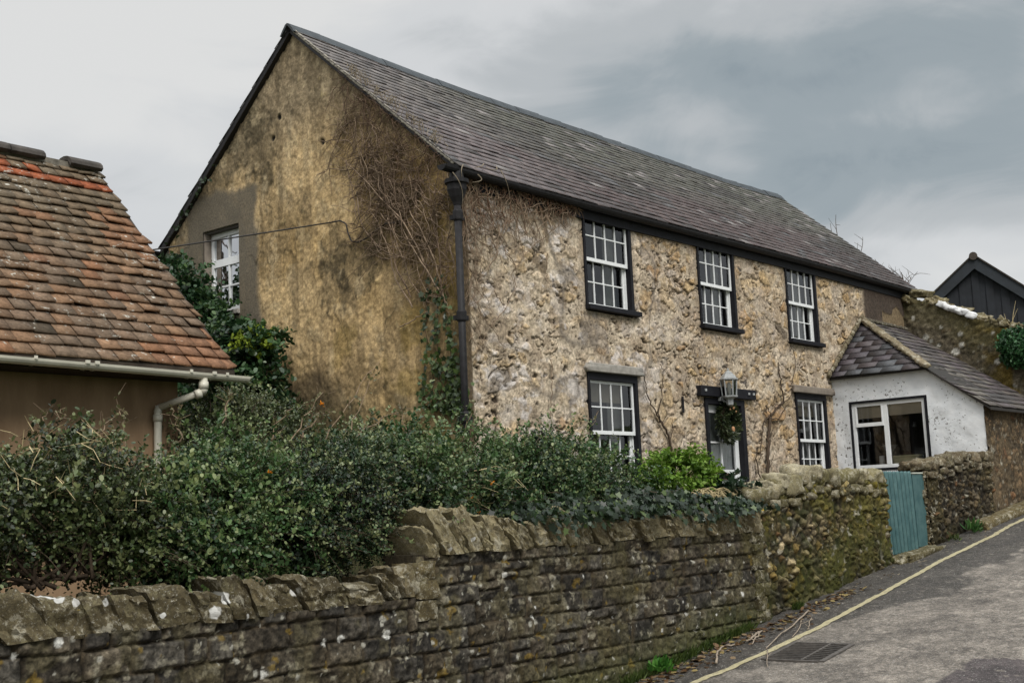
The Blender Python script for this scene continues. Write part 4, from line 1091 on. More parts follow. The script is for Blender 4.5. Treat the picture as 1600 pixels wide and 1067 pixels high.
# ================================================================== mossy raking wall behind the annexe
def raking_wall():
    t = thing('mossy_wall', (14.75, -1.4, 1.2), 'tall sloping mossy rubble wall running down from the cottage end behind the annexe roof', 'wall')
    X = 14.56; st = .035
    us = np.arange(0, 3.6, st); vs = np.arange(1.5, 5.5, st); uu, vv = np.meshgrid(us, vs)
    H, c = rubble(uu+70, vv, .22, .13, 61, .05, 'dull')
    lo = fbm(uu*1.2, vv*1.2, 0, 65, 4)
    c = mix(c, C(124, 114, 96)*.56*hc(fbm(uu*14, vv*14, 0, 68, 4), 1.6)[..., None], .25+ss(.3, .6, lo)*.5); H *= .8
    tp = 5.28-.47*uu
    mg = ss(.9, .1, tp-vv+.6*(lo-.5)); c = mix(c, C(108, 102, 58)*.54, mg*.5)
    yl = ss(.55, .65, fbm(uu*1.6+3, vv*1.6, 0, 66, 3))*ss(1.3, 2.4, uu); c = mix(c, C(150, 124, 34)*.52, yl*.7)
    for (px, py, s) in ((1427, 497, .05), (1447, 527, .07), (1501, 522, .055), (1493, 550, .10), (1503, 539, .06), (1470, 512, .04), (1560, 564, .08), (1586, 603, .05), (1467, 540, .05), (1454, 533, .05), (1552, 520, .04)):
        p = at(px, py, 'x', X); r = np.hypot(uu+p[1], vv-p[2])*(1+.5*(fbm(uu*9, vv*9, 0, 67, 2)-.5)); c = mix(c, C(216, 212, 200)*.6, ss(s, s*.75, r)*.85)
    keep = vv < tp+.05*(lo-.5)
    heightfield('wall_face', (X, 0, 0), (0, -1, 0), (0, 0, 1), us, vs, H, c, M_WALLSTONE, t, keep)
    b = MB(); Y2 = -3.6
    b.add([(X+.04, -.02, 1), (X+.5, -.02, 1), (X+.5, Y2, 1), (X+.04, Y2, 1), (X+.04, -.02, 5.22), (X+.5, -.02, 5.22), (X+.5, Y2, 5.22+.47*Y2), (X+.04, Y2, 5.22+.47*Y2)], [(0, 3, 2, 1), (4, 5, 6, 7), (0, 4, 7, 3), (1, 2, 6, 5), (3, 7, 6, 2), (0, 1, 5, 4)], C(90, 80, 60)*.5)
    b.build('wall_core', M_WALLSTONE, t)
    cp = MB(); g = np.random.default_rng(14); u = .0
    while u < 3.5:
        w = .10+.2*g.random(); z = 5.30-.47*(u+w/2)
        col = mix(C(126, 116, 84)*.52, C(150, 134, 96)*.52, g.random())
        cp.rock((X+.22+.05*g.normal(), -(u+w/2), z-.02+.04*g.normal()), (.42+.1*g.random(), w*1.1, .12+.12*g.random()), int(g.integers(1e5)), 6, .4, .25, (.44+.2*g.normal(), .2*g.normal(), .3*g.normal()), col=col); u += w*.8
    cp.build('coping', M_COPING, t, True)
    wp = MB()
    for k, (px, py) in enumerate(((1476, 479), (1484, 483), (1493, 486), (1502, 489), (1511, 491), (1519, 495))):
        p = at(px, py, 'x', X+.1); wp.rock(p+np.array([-.02, 0, .03]), (.34, .24, .15), k+3, 5, .5, .15, (.44, 0, 0))
    wp.build('whitened_stones', plain('lime whitened stone', (.60, .60, .60), .9, .2, .12, 12, .5, 30), t, True)
raking_wall()

# ================================================================== black weatherboarded barn beyond
def barn():
    E0 = nrm(np.array([28.-CX, 2.9-CY, 0.])); E0 = nrm(E0+np.array([-.02, .05, 0])); S0 = np.array([-E0[1], E0[0], 0.])       # depth axis, and left across the gable
    ap = at(1520, 401, 'x', 28.)
    def onp(px, py):
        d = CF*FPX+CR*(px-800)-CU*(py-533.5); c0 = np.array([CX, CY, CZ]); return c0+d*(((ap-c0)@E0)/(d@E0))
    l = onp(1452, 466); r = onp(1600, 450); z0 = ap[2]
    sl = (z0-l[2])/((l-ap)@S0); sr = (z0-r[2])/(-((r-ap)@S0))
    A0 = np.array([ap[0], ap[1], 0.])
    pt = lambda e, s_, z: A0+E0*e+S0*s_+np.array([0, 0, z])
    t = thing('black_barn', (ap[0], ap[1], 2.5), 'black weatherboarded barn gable with wide bargeboards standing beyond the mossy wall', 'barn')
    W1, W2 = 3.6, 3.6
    b = MB(); g = np.random.default_rng(5); y = -W2; k = 0
    f = lambda q: z0-.12-(sl*q if q > 0 else -sr*q)
    while y < W1:
        w = .20+.04*g.random(); pr = .035 if k % 2 else 0.0; ye = min(y+w, W1)
        V = [pt(.06-pr, y, 1.5), pt(.06-pr, ye, 1.5), pt(.06-pr, ye, f(ye)), pt(.06-pr, y, f(y))]
        V += [v+E0*.04 for v in V]
        b.add(V, [(3, 2, 1, 0), (4, 5, 6, 7), (0, 1, 5, 4), (1, 2, 6, 5), (2, 3, 7, 6), (3, 0, 4, 7)]); y += w*.93; k += 1
    b.build('boarding', M_BOARDBLACK, t)
    mroof = plain('mossy barn roof', (.035, .03, .025), .9, .2, .5, 10, .6, 20); mbar = plain('blue black barge paint', (.013, .017, .022), .55, .35, .3, 4)
    for s_, sp, W in ((1, sl, W1+.3), (-1, sr, W2+.3)):
        m_ = MB(); bw = .36
        V = [pt(-.15, 0, z0-.0), pt(-.15, s_*W, z0-sp*W), pt(-.15, s_*W, z0-sp*W-bw), pt(-.15, 0, z0-bw*1.15)]; V += [v+E0*.05 for v in V]
        F = [(3, 2, 1, 0), (4, 5, 6, 7), (0, 1, 5, 4), (1, 2, 6, 5), (2, 3, 7, 6), (3, 0, 4, 7)]
        m_.add(V, F); m_.build('bargeboard', mbar, t)
        rf = MB(); V = [pt(-.2, 0, z0+.002), pt(9, 0, z0+.002), pt(9, s_*W, z0-sp*W+.002), pt(-.2, s_*W, z0-sp*W+.002)]; V += [v+np.array([0, 0, .06]) for v in V]
        rf.add(V, [(0, 1, 2, 3), (7, 6, 5, 4), (0, 4, 5, 1), (1, 5, 6, 2), (2, 6, 7, 3), (3, 7, 4, 0)]); rf.build('roof', mroof, t)
    rd = MB(); rd.tube([pt(-.24, 0, z0-.02), pt(9, 0, z0-.02)], .13, 12); rd.build('ridge', plain('brown ridge tile', (.06, .05, .042), .9, .1, .3), t)
    body = MB(); V = [pt(.12, -W2+.1, 1.2), pt(.12, W1-.1, 1.2), pt(9, W1-.1, 1.2), pt(9, -W2+.1, 1.2)]; V += [v+np.array([0, 0, z0-max(sl, sr)*W1-1.3]) for v in V]
    body.add(V, [(0, 1, 5, 4), (1, 2, 6, 5), (2, 3, 7, 6), (3, 0, 4, 7)]); body.build('walls', M_BOARDBLACK, t)
barn()

# ================================================================== clay tiled outbuilding on the left
def tiled():
    xr = -3.80; ye = -.20; ze = 2.43; yr = 2.36; zr = 5.13; xl = -13.
    t = thing('tiled_outbuilding', (-8, 2, .3), 'low brown outbuilding with lichened red clay tile roof and white plastic gutter on the left', 'outbuilding')
    Vv = nrm(np.array([0, yr-ye, zr-ze])); Ls = math.hypot(yr-ye, zr-ze)
    d = MB()
    for s in (0, 1):
        f = (lambda y: y) if not s else (lambda y: 2*yr-y)
        V = [np.array([xl, f(ye), ze]), np.array([xr+.01, f(ye), ze]), np.array([xr+.01, yr, zr]), np.array([xl, yr, zr])]
        V2 = V+[v-np.array([0, 0, .07]) for v in V]
        F = [(0, 1, 2, 3), (7, 6, 5, 4), (0, 4, 5, 1), (1, 5, 6, 2), (2, 6, 7, 3), (3, 7, 4, 0)]
        d.add(V2, F if not s else [tuple(reversed(q)) for q in F])
    ro = d.build('roof', M_DARKWOOD, t)
    def cf(u, v, r_, g):
        n = float(fbm(np.array([u*.8]), np.array([v*.9]), 0, 71, 3)[0]); tt = v/Ls
        pal = [C(138, 112, 92), C(130, 106, 88), C(144, 114, 92), C(122, 104, 90), C(134, 112, 96), C(126, 108, 94)]
        c = pal[g.integers(6)]*.80
        c = mix(c, C(122, 110, 94)*.72, float(np.clip(ss(.25, .8, np.array(tt+.5*(n-.5))), 0, 1))*.75)
        k = g.random()
        if k < .03 or n > .64: c = c*.55+C(176, 120, 88)*.7*.45
        elif k < .06: c = C(104, 92, 80)*.62
        if r_ in (19, 20) and n > .5 and g.random() < .6: c = C(178, 104, 74)*.62
        return c*(.86+.26*g.random())*np.array([.98, .97, .90])
    slates('clay_tiles', (xl, ye, ze), (1, 0, 0), Vv, lambda v: (0, xr-xl+.03*math.sin(v*9)), Ls-.03, .168, .215, .024, cf, M_TILE, ro, wob=.010, lift=.034, jit=.02, seed=21)
    slates('rear_tiles', (xr, 2*yr-ye, ze), (-1, 0, 0), np.array([0, -Vv[1], Vv[2]]), lambda v: (0, xr-xl), Ls-.03, .33, .5, .02, lambda u, v, r, g: C(110, 80, 64)*.5, M_TILE, ro, seed=22)
    g = np.random.default_rng(31); x = xl
    rg = MB()
    ends = [xl+k*.44 for k in range(30)]
    # half round ridge tiles, one missing near the end where the mortar shows
    gap = (at(62, 255, 'y', yr)[0], at(90, 262, 'y', yr)[0])
    x = xr-.02
    segs = []
    while x > xl:
        a = x-.42
        segs.append((a, x)); x = a-.01
        if abs(x-gap[1]) < .25: x = gap[0]-.02; gap = (-99, -99)
    for a, b in segs:
        dz = g.normal()*.008; rr = .115; V = []; K = 9
        for xx in (a, b):
            V += [(xx, yr+(rr+.03)*1.25*math.cos(PI*i/(K-1)), zr-.03+dz+rr*math.sin(PI*i/(K-1))) for i in range(K)]
            V += [(xx, yr+(rr)*1.2*math.cos(PI*i/(K-1)), zr-.06+dz+(rr-.02)*math.sin(PI*i/(K-1))) for i in range(K)][::-1]
        n = 2*K; F = [(i, n+i, n+(i+1) % n, (i+1) % n) for i in range(n)]+[tuple(range(n)), tuple(range(2*n-1, n-1, -1))]
        rg.add(V, [tuple(reversed(f)) for f in F])
    rg.build('ridge_tiles', M_TERRA, ro, False, bevel=.004)
    mo = MB(); mo.box(xl, xr-.03, yr-.09, yr+.09, zr-.10, zr+.0); mo.build('ridge_mortar', plain('grey ridge mortar', (.16, .145, .12), .95, .1, .4, 14, .8, 30), ro)
    # walls
    w = MB(); yw = ye+.42; xw = xr-.40
    w.box(xl, xw, yw, 2*yr-yw, .0, ze-.02)
    w.add([(xw, yw, ze-.02), (xw, 2*yr-yw, ze-.02), (xw, yr, zr-.12), (xl, yw, ze-.02), (xl, 2*yr-yw, ze-.02), (xl, yr, zr-.12)], [(0, 1, 2), (5, 4, 3)])
    w.build('wall', M_TW, t)
    sf = MB(); sf.box(xl, xr-.02, ye+.03, ye+.05, ze-.10, ze+.005); sf.box(xl, xr-.02, ye+.05, yw+.02, ze-.10, ze-.085); sf.build('eaves_board', M_DARKWOOD, t)
    # gutter with a fall towards the outlet
    P = np.array([xl, ye-.075, ze+.05]); Q = np.array([xr+.11, ye-.075, ze-.07])
    pt = lambda x: P+(Q-P)*(x-P[0])/(Q[0]-P[0])
    gu = half_gutter('gutter', P, Q, .062, M_UPVC, t)
    for px in (50, 131, 146, 293, 329, 349):
        x = at(px, 575, 'y', ye-.075)[0]; c = pt(x); m_ = MB()
        big = px in (131, 146, 300, 329)
        ring = [(c[1]+.069*math.cos(a), c[2]+.069*math.sin(a)) for a in np.linspace(PI-.1, 2*PI+.1, 12)]
        V = []; wd = .022 if big else .014
        for xx in (x-wd, x+wd): V += [(xx, y, z) for y, z in ring]
        m_.add(V, [(i, i+1, 13+i-1, 12+i) for i in range(11)]); m_.box(x-wd, x+wd, ye-.15, ye-.135, c[2]-.01, c[2]+.02)
        m_.build('gutter_bracket', M_UPVC, gu)
    xo = at(318, 590, 'y', ye-.075)[0]; c = pt(xo)
    xd = at(247, 660, 'y', yw-.07)[0]; yd = yw-.065
    zt = at(314, 612, 'y', ye-.07)[2]; zb = at(247, 640, 'y', yd)[2]
    pipe = MB(); pipe.tube([(xo, ye-.075, c[2]-.05), (xo, ye-.075, zt+.02), (xo-.015, ye-.06, zt-.015)], .042, 12)
    pipe.tube([(xo-.005, ye-.066, zt), (xd+.01, yd-.01, zb+.02)], .036, 12)
    pipe.tube([(xd+.012, yd-.01, zb+.035), (xd, yd, zb-.02), (xd, yd, .2)], .040, 12)
    dp = pipe.build('downpipe', M_UPVC, t, True)
    for a, b, n in (((xo, ye-.075, zt+.03), (xo, ye-.075, zt+.10), .05), ((xo-.02, ye-.06, zt-.01), (xo-.07, ye-.035, zt-.03), .047), ((xd, yd, zb-.12), (xd, yd, zb-.05), .048)):
        m_ = MB(); m_.tube([a, b], n, 12); m_.build('pipe_socket', M_UPVC, dp, True)
def tw_mat():
    s = NT('brown stained rendered wall'); mp = s.n('ShaderNodeMapping'); mp.inputs['Scale'].default_value = (1, 1, .25); s.l(s.coord(), mp.inputs[0])
    c = s.ramp(s.noise(5, 5, .6, mp.outputs[0]), [(.3, C(132, 108, 84)*.95), (.7, C(160, 134, 106)*.95)])
    s.bump(s.noise(14, 4, .6), .3, .01); return s.fin(c, .92, .15)
M_TW = tw_mat()
tiled()

# ================================================================== garden walls along the road
SPOTS = [(98, 934, .045), (125, 942, .035), (355, 935, .045), (336, 957, .05), (465, 925, .035), (388, 963, .025), (92, 1002, .03), (508, 1003, .028), (534, 998, .028), (606, 991, .03), (414, 1055, .035), (260, 960, .02), (24, 1025, .02), (148, 890, .03),
         (740, 842, .028), (706, 858, .022), (790, 898, .022), (913, 900, .02), (935, 858, .018), (838, 948, .018), (834, 963, .018), (960, 963, .018), (1074, 960, .03), (875, 700, .02), (1140, 850, .02), (1160, 928, .03), (1075, 945, .02), (1113, 925, .015), (1033, 985, .02), (1087, 950, .02), (606, 990, .035), (625, 970, .02), (995, 946, .018), (1062, 930, .012), (1120, 960, .015), (1066, 940, .012)]
def coursed():
    t = thing('coursed_stone_wall', (-3, -2.75, -.6), 'dark coursed stone roadside wall with white lichen spots, slanted coping and a step down to the left', 'wall')
    st = .0125; Y = -2.93; XS = -4.02; XEND = 2.12
    us = np.concatenate([np.arange(-13.5, -8.2, .06), np.arange(-8.2, XEND, st)]); vs = np.arange(-1.75, .50, st); uu, vv = np.meshgrid(us, vs)
    H = np.zeros_like(uu); c = np.zeros(uu.shape+(3,)); ia = np.zeros_like(uu); ib = np.zeros_like(uu); ed = np.full(uu.shape, 1.)
    g = np.random.default_rng(17)
    wv = vv+(fbm(uu*1.1, vv*.6, 0, 101, 3)-.5)*.05+(fbm(uu*6, vv*6, 0, 102, 3)-.5)*.012
    wu = uu+(fbm(uu*5, vv*5, 0, 103, 3)-.5)*.03
    z = -1.80; row = 0
    while z < .56:
        h = .165+.065*g.random()
        if z+h > .44: h = .60-z
        mrow = (wv >= z) & (wv < z+h)
        xs = [-14.]; 
        while xs[-1] < 2.3: xs.append(xs[-1]+(.20+.34*g.random()**1.3))
        xs = np.array(xs); k = np.clip(np.searchsorted(xs, wu[mrow])-1, 0, len(xs)-2)
        dl = np.minimum(wu[mrow]-xs[k], xs[k+1]-wu[mrow]); dvv = np.minimum(wv[mrow]-z, z+h-wv[mrow])
        # some stones are two thin ones, one above the other
        spl = _h(k, k*0+row, k*0, 7) < .12
        mid = z+h*(.42+.16*_h(k, k*0+row, k*0, 8)); dvv = np.where(spl, np.minimum(dvv, np.abs(wv[mrow]-mid)), dvv); up = spl & (wv[mrow] > mid)
        ed[mrow] = np.minimum(dl*.72, dvv); ia[mrow] = _h(k+up*500, k*0+row, k*0, 3); ib[mrow] = _h(k+up*500, k*0+row, k*0, 4)
        z += h; row += 1
    n1 = fbm(uu*3.2+ia*30, vv*4.5+ib*30, 0, 104, 4); n2 = fbm(uu*13, vv*15, 0, 105, 4); n3 = fbm(uu*1.0, vv*1.0, 0, 106, 4); n4 = fbm(uu*7, vv*8, 0, 107, 3)
    body = ss(.0, .017, ed-.004+.010*(n4-.5))
    q_ = fbm(uu*4+ia*30, vv*7+ib*30, 0, 114, 3)*6; terr = (np.floor(q_)+ss(.5, 1, q_-np.floor(q_)))/6
    H = body*(.018+.026*ia)+body*((n1-.5)*.035+(n2-.5)*.042+(terr-.5)*.034)+(n2-.5)*.012
    pal = np.array([C(92, 83, 68), C(82, 76, 65), C(106, 96, 78), C(74, 69, 60), C(90, 80, 62), C(98, 92, 80)])*.52
    k = np.clip((ib*6).astype(int), 0, 5); n5 = fbm(uu*30, vv*30, 0, 115, 3, .7)
    c = pal[k]*(.62+.72*ia)[..., None]*hc(n2, 1.7)[..., None]*hc(n5, 1.8)[..., None]*np.array([.98, 1.0, 1.09])
    mort = C(96, 84, 66)*.52; c = mix(mort*hc(n2, 1.5)[..., None], c, .1+.9*body)
    c = mix(c, C(30, 26, 21)*.5, (1-ss(.002, .012, ed))*ss(.36, .52, n4)*.92)
    # lichens
    cl = ss(.59, .66, fbm(uu*12, vv*14, 0, 108, 5, .6))*ss(.42, .60, fbm(uu*2.1, vv*2.8, 0, 109, 3)); c = mix(c, C(188, 180, 156)*.6, cl*.55)
    dull = ss(.52, .64, fbm(uu*4.5, vv*4.5, 0, 110, 4)); c = mix(c, C(120, 112, 84)*.55*hc(n5, 1.6)[..., None], dull*.5)
    ye = ss(.765, .79, fbm(uu*7.5, vv*7.5, 0, 111, 4)); c = mix(c, C(150, 124, 56)*.55, ye*.7)
    og = ss(.6, .75, n3)*.45; c = mix(c, C(104, 96, 52)*.52, og)
    base = road_z(uu); mg = ss(.55, .02, vv-base+.35*(n3-.5)); c = mix(c, C(96, 102, 52)*.52, mg*.55)
    gr = ss(.16, .0, vv-base+.08*(n4-.5)); c = mix(c, C(58, 66, 32)*.5, gr*.5)
    wob = 1+.9*(fbm(uu*11, vv*11, 0, 112, 3)-.5)
    for px, py, s in SPOTS:
        p = at(px, py, 'y', Y-.03); r = np.hypot((uu-p[0])*1.0, vv-p[2])*wob; q = ss(s*1.05, s*.85, r); c = mix(c, C(222, 220, 212)*.66, q*.95)
    gg = np.random.default_rng(5)
    for k in range(430):
        a, b, s = -8.2+gg.random()*10.3, -1.2+gg.random()*1.7, .006+.020*gg.random()**2.2
        m_ = (np.abs(uu-a) < .06) & (np.abs(vv-b) < .06); r = np.hypot(uu[m_]-a, vv[m_]-b)*wob[m_]; c[m_] = mix(c[m_], C(206, 202, 188)*.62, ss(s, s*.75, r)*.85)
    top = np.where(uu < XS+.0, .145, .50)
    keep = vv < top+.02*(n3-.5)
    heightfield('wall_face', (0, Y, 0), (1, 0, 0), (0, 0, 1), us, vs, H, c, M_WALLSTONE, t, keep)
    core = MB(); core.box(XS+.01, XEND+.02, Y+.015, -2.55, -1.9, .50, C(80, 72, 56)*.5); core.box(-13.5, XS+.005, Y+.016, -2.56, -1.9, .14, C(80, 72, 56)*.5); core.build('wall_core', M_WALLSTONE, t)
    # dressed end stones at the step and at the right hand end
    q = MB()
    for x, zs, xsz in ((XS+.11, (.02, .20, .36), .24), ): 
        for i, zc in enumerate(zs): q.rock((x, Y+.12, zc), (xsz+.04*(i % 2), .36, .165), i+11, 7, .16, .10, col=mix(C(112, 100, 72)*.55, C(132, 118, 84)*.55, i*.4))
    for i, zc in enumerate(np.arange(-.72, .5, .165)): q.rock((XEND-.06+.02*(i % 2), Y+.13, zc), (.24+.12*(i % 2), .36, .16), i+31, 7, .14, .10, col=mix(C(104, 98, 62)*.54, C(92, 84, 60)*.54, (i*.37) % 1))
    q.build('end_stones', M_COPING, t, True, sharp=40)
    # coping of slabs set on edge and leaning over
    cp = MB(); g = np.random.default_rng(23)
    def slab(x, w, h, z0, k):
        col = mix(C(104, 94, 68)*.58, C(158, 144, 112)*.58, g.random())*(.7+.45*g.random())
        if z0 < .3: col = col*.78
        else: col = mix(col, C(176, 164, 130)*.72, .6 if x < -1.9 else .35)
        V, F = cube_grid(10); p = V.copy()
        p *= (1-.05*(np.abs(V)**3).sum(1)/3)[:, None]
        q = fbm(p[:, 0]*1.1+k*3.3, p[:, 1]*1.6+k, p[:, 2]*1.8+k*1.7, 7, 3)*5; terr = (np.floor(q)+ss(.4, 1, q-np.floor(q)))/5-.5
        f = fbm(p[:, 0]*3+k, p[:, 1]*3, p[:, 2]*3, 9, 3)-.5
        p[:, 1] += (terr*.45+f*.30)*(p[:, 1] < -.5); p[:, 2] += (f*.45+.35*(vn(p[:, 0]*1.4+k*5, p[:, 1]*1.2, 0, 3)-.5))*(p[:, 2] > .5); p[:, 0] += f*.22
        tpr = 1-.16*g.random()*(p[:, 2]+1)/2
        p = p*np.array([w*.5, .215, h*.5]); p[:, 0] *= tpr; p[:, 0] += (-.62+.10*g.normal())*p[:, 2]
        R = np.array(Euler((.06*g.normal(), .05*g.normal(), .08*g.normal())).to_matrix())
        cp.add(p@R.T+np.array([x, Y+.165+.02*g.normal(), z0+h/2]), F, col*(.8+.5*f[:, None]+.2))
    x = XS+.10; k = 0
    while x < XEND-.1:
        big = g.random() < .45; w = .22+.16*g.random() if big else .09+.09*g.random()
        h = (.33+.05*g.normal() if big else .25+.06*g.random())*(.84 if -1.8 < x < 1. else 1)
        slab(x+w/2, w, h, .475, k); x += w*.99; k += 1
    x = -13.4
    while x < XS-.02:
        w = .16+.24*g.random(); h = min(.29+.05*g.normal(), .36); slab(x+w/2, w, h, .115, k+500); x += w*.99; k += 1
    cp.build('coping', M_COPING, t, True, sharp=38)
    # big pale lichen rosettes on the low coping
    wl = MB()
    ls = MB()
coursed()

def rubble_run(name, label, x0, x1, zt, tone, seed, ch=.10, cw=.16):
    t = thing(name, ((x0+x1)/2, -2.75, float(road_z((x0+x1)/2))), label, 'wall')
    st = .0165; Y = -2.90
    us = np.arange(x0, x1+st*.5, st); vs = np.arange(float(road_z(x0))-.12, 1.6, st); uu, vv = np.meshgrid(us, vs)
    H, c = rubble(uu+seed*3, vv, cw, ch, 100+seed, .07, tone)
    base = road_z(uu); n3 = fbm(uu*1.4, vv*1.4, 0, 120+seed, 4)
    dm = ss(.5, .0, vv-base+.3*(n3-.5)); c = mix(c, C(44, 40, 26)*.5, dm*.6)
    if tone == 'moss':
        gm = ss(.9, .3, vv-base)*ss(.4, .6, n3); c = mix(c, C(86, 92, 38)*.5, gm*.45)
    top = zt(uu)-.10
    heightfield('wall_face', (0, Y, 0), (1, 0, 0), (0, 0, 1), us, vs, H, c, M_WALLSTONE, t, vv < top)
    b = MB(); n = 10; xs = np.linspace(x0+.02, x1-.02, n)
    for a, e in zip(xs[:-1], xs[1:]):
        za, ze_ = float(zt(np.array(a)))-.11, float(zt(np.array(e)))-.11
        V = [(a, Y+.02, -1), (e, Y+.02, -1), (e, -2.5, -1), (a, -2.5, -1), (a, Y+.02, za), (e, Y+.02, ze_), (e, -2.5, ze_), (a, -2.5, za)]
        b.add(V, [(0, 1, 5, 4), (1, 2, 6, 5), (2, 3, 7, 6), (3, 0, 4, 7), (4, 5, 6, 7)], C(84, 76, 54)*.5)
    b.build('wall_core', M_WALLSTONE, t)
    cp = MB(); g = np.random.default_rng(seed+50); x = x0+.02
    while x < x1-.04:
        w = .14+.24*g.random(); w = min(w, x1-x+.02); z = float(zt(np.array(x+w/2)))
        if tone == 'moss':
            col = mix(C(126, 118, 74)*.6, C(184, 172, 142)*.66, g.random())*(.75+.4*g.random()); h = .20+.09*g.random(); rd = .55; sh = .1
        else:
            col = mix(C(124, 112, 88)*.55, C(148, 132, 106)*.55, g.random())*(.75+.35*g.random()); h = .15+.09*g.random(); rd = .4; sh = .3
        for yy in (-2.80, -2.6):
            cp.rock((x+w/2, yy+.03*g.normal(), z-h/2+.05), (w*1.12, .26+.06*g.random(), h), int(g.integers(1e5)), 6, rd, .18, (.1*g.normal(), .08*g.normal(), .2*g.normal()), sh*g.normal()*.5, col)
        # a second row of smaller stones under the cap
        cp.rock((x+w/2, Y+.02, z-h-.02), (w*.9, .16, .12), int(g.integers(1e5)), 5, .5, .2, (0, 0, .2*g.normal()), 0, col*.75)
        x += w*.96
    if tone == 'moss':
        for bx, bz, w_, h_ in ((3.55, 1.20, .40, .26), (3.05, 1.10, .46, .22), (2.55, 1.02, .36, .20), (3.98, 1.22, .30, .2)): cp.rock((bx, -2.76, bz), (w_, .36, h_), int(bx*77), 8, .6, .16, (.05, .08, .2), 0, C(186, 176, 148)*.68)
    cp.build('coping', M_COPING, t, True)
    # end stones
    q = MB()
    for x in (x0+.05, x1-.05):
        for z in np.arange(float(road_z(x))-.05, float(zt(np.array(x)))-.16, .135):
            q.rock((x+.02*g.normal(), -2.72, z+.07), (.20, .38, .14), int(g.integers(1e5)), 5, .35, .15, col=C(112, 100, 72)*.54*(.75+.4*g.random()))
    q.build('end_stones', M_COPING, t, True, sharp=40)
zt2 = lambda x: np.interp(x, [2.1, 2.6, 3.2, 3.6, 4.2, 6.2], [.93, 1.04, 1.13, 1.19, 1.22, 1.21])
zt3 = lambda x: np.interp(x, [7.7, 8.2, 9.0, 9.8, 10.8], [1.32, 1.38, 1.44, 1.52, 1.52])
rubble_run('rubble_wall', 'yellow mossed rubble garden wall between the coursed wall and the teal gate', 2.14, 6.16, zt2, 'moss', 1)
rubble_run('rubble_wall', 'brown rubble garden wall between the teal gate and the white annexe', 7.74, 10.72, zt3, 'dull', 2)

# ---- gate
def gate():
    t = thing('garden_gate', (6.95, -2.82, -.05), 'teal painted wooden garden gate of rounded vertical boards between two rubble walls', 'gate')
    zb = lambda x: -.02+.05*(x-6.2); zt = 1.22; Y = -2.86; n = 8; bw = .146
    sh = lambda z: .13*(1-(z/1.22))
    for i in range(n):
        x = 6.13+i*bw; b = MB(); w = bw-.045; K = 9; V = []
        for z in (zb(x+.1), zt-.02, zt):
            s = sh(z); k_ = 1.0 if z < zt else .8
            for j in range(K):
                a = j/(K-1); V.append((x+s*(1-i/12)+w/2+(a-.5)*w*k_, Y-.020*math.sin(PI*a)**.7*(1 if z < zt else .6), z+(.012*math.sin(PI*a) if z == zt else 0)))
        F = [(r*K+j, r*K+j+1, (r+1)*K+j+1, (r+1)*K+j) for r in (0, 1) for j in range(K-1)]
        m_ = len(V); V += [(vx, Y+.025, vz) for vx, vy, vz in V]
        F += [(m_+r*K+j+1, m_+r*K+j, m_+(r+1)*K+j, m_+(r+1)*K+j+1) for r in (0, 1) for j in range(K-1)]
        F += [(2*K+j, 2*K+j+1, m_+2*K+j+1, m_+2*K+j) for j in range(K-1)]
        F += [(r*K, (r+1)*K, m_+(r+1)*K, m_+r*K) for r in (0, 1)]+[((r+1)*K+K-1, r*K+K-1, m_+r*K+K-1, m_+(r+1)*K+K-1) for r in (0, 1)]
        b.add(V, F); b.build('board', M_GATE, t, True)
    xe = 6.13+n*bw
    s = MB(); s.beam((xe+.23, Y+.015, zb(7.6)), (xe+.19, Y+.015, zt-.03), np.array([.19, 0, 0]), np.array([0, .022, 0])); s.build('wide_board', M_GATE, t, bevel=.006)
    bk = MB(); bk.beam((6.13+.10, Y+.032, zb(6.2)), (6.13+.0, Y+.032, zt-.03), np.array([.001, 0, 0]), np.array([0, .004, 0])); q0, q1 = 6.15, xe+.02
    bk = MB(); bk.add([(q0+.12, Y+.028, zb(q0)), (q1+.05, Y+.028, zb(q1)), (q1, Y+.028, zt-.03), (q0, Y+.028, zt-.03)], [(0, 1, 2, 3)]); bk.build('gap_shade_sheet', plain('dark teal gap shade', (.012, .030, .032), .8, .2, .2), t)  # dark sheet colours in the shade between the boards
    p = MB(); p.beam((xe+.46, Y+.03, zb(7.7)-.05), (xe+.44, Y+.03, zt-.02), np.array([.045, 0, 0]), np.array([0, .04, 0])); p.build('post', M_GATE, t, bevel=.008)
    c = MB(); c.box(xe-.02, xe+.40, Y-.02, Y+.05, zt-.028, zt-.006); c.build('lit_top_strip', plain('gate top with painted light', (.42, .44, .38), .8, .2, .2), t)  # pale strip paints the light caught along the gate's top edge
    r = MB()
    for z in (.25, 1.0): r.box(6.2, xe+.42, Y+.03, Y+.07, z-.06, z+.06)
    r.build('rail', M_GATE, t)
gate()
mb = MB(); mb.rock((7.0, -3.0, -.075), (1.62, .34, .20), 4, 12, .22, .12, (0, -math.atan(SL)*.6, 0.0), col=C(118, 108, 74)*.52)
tag(mb.build('threshold_stone', M_COPING, None, True), 'long mossy threshold stone lying under the teal gate', 'step stone')
mb = MB(); 
for k, (x, l) in enumerate(((9.9, 1.1), (11.0, 1.1), (12.1, 1.1))): mb.rock((x, -3.06, float(road_z(x))+.03), (l, .36, .20), k+61, 8, .2, .10, (0, -math.atan(SL), 0), col=C(136, 120, 82)*.5)
tag(mb.build('kerb_stone', M_COPING, None, True), 'low yellowish kerb of long stones at the foot of the annexe wall by the road', 'kerb', kind='structure')

